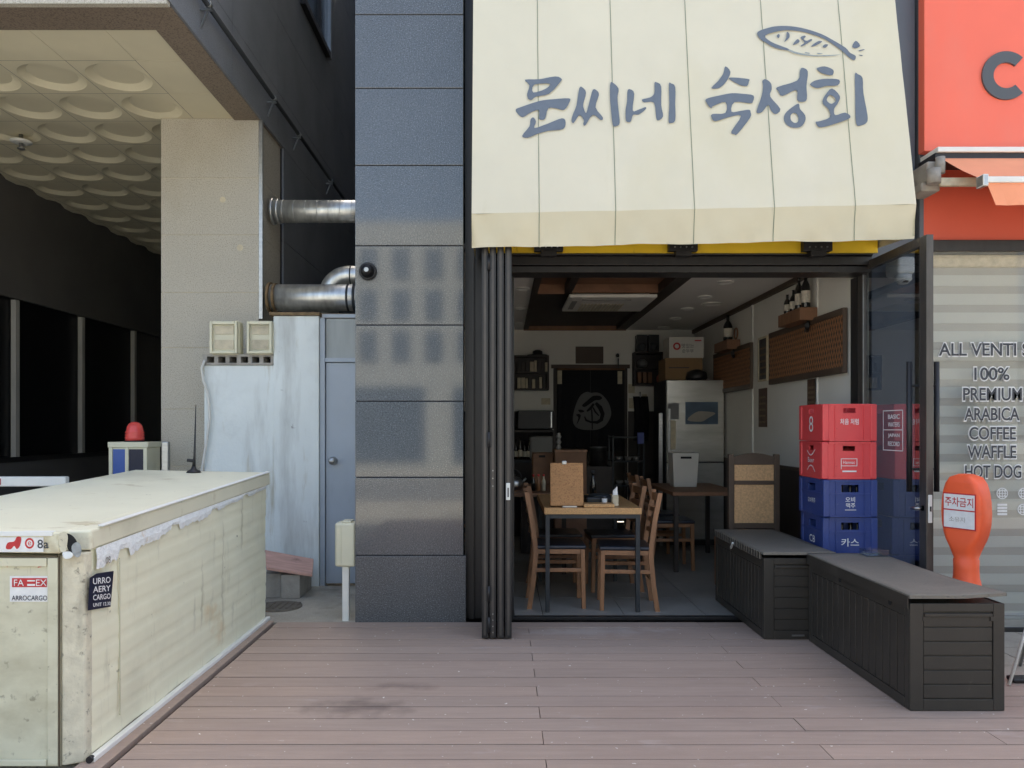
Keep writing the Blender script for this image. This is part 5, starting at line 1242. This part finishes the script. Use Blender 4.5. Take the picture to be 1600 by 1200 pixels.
def backshelf(name, x0, x1, z0, z1, label, rows):
    t = thing(name, label, 'shelf', ((x0+x1)/2, YB-.1, z0))
    b = B(); b.box(x0, x0+.02, YB-.2, YB-.002, z0, z1); b.box(x1-.02, x1, YB-.2, YB-.002, z0, z1)
    for k in range(rows+1): z = z0+(z1-z0-.02)*k/rows; b.box(x0+.02, x1-.02, YB-.2, YB-.002, z, z+.02)
    b.box(x0+.02, x1-.02, YB-.02, YB-.003, z0, z1); obj('case', b, DKBR, t); return t
backshelf('wall_cabinet', .15, .62, 1.88, 2.34, 'dark shelf with cream packets on the back wall at the left', 2)
k = 0
rng = random.Random(5)
for z in (1.905, 2.125):
    x = .2
    while x < .57:
        w_ = rng.uniform(.035, .06); h = rng.uniform(.11, .15)
        b = B(); b.box(x, x+w_-.006, YB-.18, YB-.1, z, z+h, .004)
        one('packet', b, PAPER if rng.random() > .35 else DKBR, 'small upright packet standing on the dark back wall shelf', 'packet', (x+w_/2, YB-.14, z), 'packets on the back wall shelf'); x += w_
b = B(); b.lathe([(.14, 0), (.14, .008), (.07, .015), (.065, .06), (.03, .075)], (.47, YB-.12, 2.342), 20); one('dark_hat', b, BLACKPL, 'flat dark hat shaped bowl on top of the back wall shelf', 'bowl', (.47, YB-.12, 2.342))
backshelf('wall_rack', 1.755, 2.16, 1.94, 2.385, 'dark wooden rack on the back wall left of the cartons', 2)
for x in (1.79, 1.945):
    t_ = thing('loudspeaker', ('left' if x < 1.9 else 'right') + ' one of the two small black loudspeakers on the back wall rack', 'loudspeaker', (x+.07, YB-.1, 2.386), 0, 'loudspeakers on the back wall rack')
    b = B(); b.box(x, x+.14, YB-.19, YB-.04, 2.387, 2.615, .006); obj('cabinet', b, BLACKPL, t_)
    b = B(); b.lathe([(.05, 0), (.045, .006), (.02, .004)], (x+.07, YB-.19, 2.46), 18, axis='Y'); obj('cone', b, STEELD, t_)
b = B(); b.lathe([(.06, 0), (.07, .03), (.07, .07), (.03, .1)], (1.87, YB-.12, 2.19), 14); one('grey_bowl', b, mat('grey ceramic', S(120, 120, 120), .4), 'grey bowl on the upper level of the back wall rack', 'bowl', (1.87, YB-.12, 2.19))
for z0 in (1.975,):
    for x in (1.8, 1.87, 1.94): b = B(); b.box(x, x+.05, YB-.18, YB-.1, z0, z0+.14); one('menu_book', b, WOODR, 'thin brown book upright on the lower level of the back wall rack', 'book', (x, YB-.14, z0), 'books on the back wall rack')
b = B(); b.lathe([(.02, .0), (.085, .008), (.085, .014), (.02, .02)], (2.12, YB-.24, 2.02), 18, axis='Y'); one('red_fan', b, mat('faded red disc', S(150, 84, 72), .6), 'round faded red disc hanging beside the back wall rack', 'ornament', (2.12, YB-.22, 2.02))
for px, py0, py1 in ((875, 579, 600), (969, 580, 600)):
    a, c = P(px-4, py0, YB-.08), P(px+3, py1, YB-.08); b = B(); b.box(a.x, c.x, YB-.085, YB-.08, c.z, a.z)
    one('paper_strip', b, PAPER, ('left' if px < 900 else 'right')+' hanging cream paper strip at the edge of the black curtain', 'paper strip', (a.x, YB-.08, c.z), 'paper strips by the curtain')
b = B(); b.tube([P(966, 575, YB-.06), P(966, 560, YB-.06)], .008, 8); b.lathe([(.02, 0), (.025, .03), (.01, .05)], P(965, 558, YB-.06), 10); one('desk_microphone', b, BLACKPL, 'thin black stand above the right corner of the curtain', 'stand', tuple(P(966, 575, YB-.06)))
# counter and clutter at the left back
kc = thing('kitchen_counter', 'dark counter along the back wall at the left', 'counter', (.1, 10, 0))
b = B(); b.box(-.85, .66, 9.75, 10.36, 0, .93); b.box(-.87, .68, 9.72, 10.37, .93, .97, .004, mi=1); obj('cabinet', b, [DKBR, STEELD], kc)
mw = thing('microwave_oven', 'dark microwave oven with a steel strip on the back counter', 'microwave', (.4, 10, 1.38))
b = B(); b.box(.2, .66, 9.92, 10.3, 1.36, 1.60, .008); obj('case', b, BLACKPL, mw)
b = B(); b.box(.625, .64, 9.912, 9.92, 1.38, 1.58); obj('handle', b, METAL, mw)
b = B(); b.box(.1, .68, 9.85, 10.36, 1.32, 1.345); b.box(.1, .13, 9.9, 10.3, .975, 1.32); b.box(.65, .68, 9.9, 10.3, .975, 1.32); one('counter_shelf', b, DKBR, 'raised dark shelf carrying the microwave on the counter', 'shelf', (.4, 10.1, .975))
b = B(); b.box(.35, .65, 9.78, 10.1, .973, 1.27, .02); one('rice_cooker', b, mat('grey appliance', S(120, 120, 118), .4), 'grey boxy appliance on the counter under the microwave', 'appliance', (.5, 9.95, .973))
b = B(); b.box(.335, .57, 8.45, 8.75, .72, 1.10, .004); b.box(.40, .47, 8.446, 8.449, 1.05, 1.075, mi=1); one('wooden_crate', b, [WOODR, GROUT], 'brown wooden box with an oval hand hole left of the cabinet', 'box', (.45, 8.6, .72))
cb = thing('wooden_cabinet', 'low red brown wooden cabinet behind the oak table', 'cabinet', (.73, 8.4, 0))
b = B(); b.box(.56, .90, 8.2, 8.6, .0, 1.12, .005); obj('case', b, WOODR, cb)
b = B(); b.box(.56, .91, 8.19, 8.61, 1.121, 1.14, .003); obj('top', b, WOODC, cb)
b = B(); b.box(.2, .558, 8.42, 8.8, 0, .718, .004); one('low_stool', b, DKBR, 'dark wooden stand under the brown wooden box', 'stand', (.4, 8.6, 0))
b = B()
for k in range(3): b.lathe([(.022, 0), (.03, .02), (.018, .045), (.018, .06)], (.61, 8.33, 1.142+k*.06), 14)
one('cup_stack', b, mat('pale stoneware', S(150, 150, 146), .5), 'small stack of pale cups on the wooden cabinet', 'cups', (.61, 8.33, 1.142))
b = B(); b.lathe([(.1, 0), (.1, .22), (.105, .225), (.09, .225)], (1.16, 9.3, .92), 22); one('steel_pot', b, METAL, 'cylindrical steel pot behind the table near the doorway', 'pot', (1.16, 9.3, .92))
b = B(); b.box(1.0, 1.3, 9.1, 9.5, 0, .918); one('pot_stand', b, DKBR, 'dark box stand under the steel pot', 'stand', (1.15, 9.3, 0))
rk = thing('black_rack', 'black metal shelf rack with bowls in the dark back of the room', 'rack', (1.55, 9.7, 0))
b = B()
for x in (1.36, 1.74):
    for y0 in (9.5, 9.85): b.box(x, x+.02, y0, y0+.02, 0, 1.28)
for z in (.3, .65, .95, 1.25): b.box(1.36, 1.76, 9.5, 9.87, z, z+.015)
obj('frame', b, STEELD, rk)
b = B()
for z in (.967, .667):
    for x in (1.46, 1.57, 1.67): b.lathe([(.03, 0), (.05, .05), (.048, .05), (.028, .006)], (x, 9.6, z), 12)
props(obj('bowls', b, mat('grey ceramic', S(120, 120, 120), .4), rk), kind='stuff')
b = B(); a, c = P(996, 676, 9.48), P(1006, 691, 9.48); b.box(a.x, c.x, 9.47, 9.50, c.z-.02, a.z, .004); one('blue_card', b, SCR, 'small blue card holder on top of the black rack', 'card', (a.x, 9.48, c.z))

dup(t2, (.22, 7.75, 0), 0, 'dark wooden table at the left behind the oak table')
dup(ch, (-.12, 7.6, -.003), R(5), 'chair at the far left beside the dark rear table')
for k, (px, py, w_, h_) in enumerate(((982, 600, 10, 14), (983, 622, 9, 16), (1003, 616, 8, 12), (846, 622, 14, 10))):
    a, c = P(px, py, YB-.02), P(px+w_, py+h_, YB-.02); b = B(); b.box(a.x, c.x, YB-.006, YB-.003, c.z, a.z)
    one('paper_note', b, PAPER, 'small cream paper note pinned to the back wall beside the black curtain', 'note', (a.x, YB, c.z), 'paper notes on the back wall')
t_ = thing('kettle', 'steel kettle on the dark rear table at the left', 'kettle', (.12, 7.6, .765))
b = B(); b.lathe([(.07, 0), (.085, .04), (.08, .09), (.05, .12), (.012, .13), (.012, .15)], (.12, 7.6, .767), 18); obj('body', b, METAL, t_)
b = B(); b.tube([(.12+.07*math.cos(a), 7.6, .87+.09*math.sin(a)) for a in [R(k*18) for k in range(11)]], .006, 6); obj('handle', b, BLACKPL, t_)
b = B(); b.tube([(.19, 7.6, .83), (.235, 7.6, .88)], [.016, .01], 8); obj('spout', b, METAL, t_)
for k in range(3):
    x = .30+.05*k; t_ = thing('condiment_bottle', 'one of the small condiment bottles on the dark rear table at the left', 'bottle', (x, 7.45, .767), 0, 'condiment bottles on the rear table')
    b = B(); b.lathe([(.02, 0), (.02, .09), (.009, .12), (.009, .14)], (x, 7.45, .767), 10); obj('bottle', b, [BOTT, WOODC, PAPER][k], t_)
    b = B(); b.lathe([(.011, .14), (.011, .16)], (x, 7.45, .767), 10); obj('cap', b, REDP, t_)
rng = random.Random(11)
for k in range(6):
    x, y0, r, h = .12+.055*k, 9.85+.03*(k % 2), .026, rng.uniform(.2, .3)
    t_ = thing('soju_bottle', 'one of the dark glass bottles standing at the front of the back counter', 'bottle', (x, y0, .972), 0, 'dark bottles on the back counter')
    b = B(); b.lathe([(r, 0), (r, h*.55), (r*.4, h*.75), (r*.4, h)], (x, y0, .972), 12); obj('glass', b, BOTT, t_)
    b = B(); b.lathe([(r+.001, h*.12), (r+.001, h*.42)], (x, y0, .972), 12, cap=False); obj('paper_label', b, LABELM, t_)
t_ = thing('hanging_apron', 'dark apron hanging on the wall right of the curtain', 'apron', (1.86, YB-.05, 1.4))
b = B()
for i in range(10):
    def ap(u, v): return Vector((1.76+.2*u+.02*math.sin(v*3), YB-.05+.012*math.sin(u*16), 1.8-.6*v))
    for j in range(5): b.face([ap(i/10, j/5), ap((i+1)/10, j/5), ap((i+1)/10, (j+1)/5), ap(i/10, (j+1)/5)], 0, True)
obj('cloth', b, BLACKF, t_)
b = B(); b.tube([(1.86, YB-.05, 1.79), (1.86, YB-.02, 1.86)], .008, 8); obj('hook', b, METAL, t_)
b = B(); b.box(1.83, 1.875, 8.98, 9.02, .0, 1.55, .004); one('steel_pole', b, METAL, 'thin steel pole standing at the left side of the fridge', 'pole', (1.85, 9, 0))
# ------------------------------------------------------------------ across the street (seen only as reflections in granite and glass)
bk = thing('street_building', 'pale office block across the street mirrored in the granite pillar', 'building', (0, -16, 0))
b = B(); b.box(-16, 18, -20, -16, -.14, 8.6); obj('wall', b, BRICKF, bk)
for r in range(3):
    for k in range(16):
        x = -9.6+k*1.15; b = B(); b.box(x, x+.62, -15.99, -15.95, 3.7+r*1.45, 4.75+r*1.45); obj('window', b, WINRF, bk)
b = B()
for k in range(5): x = -14.5+k*6.4; b.box(x, x+5.4, -15.99, -15.93, .2, 2.8)
obj('shop_window', b, WINRF, bk)
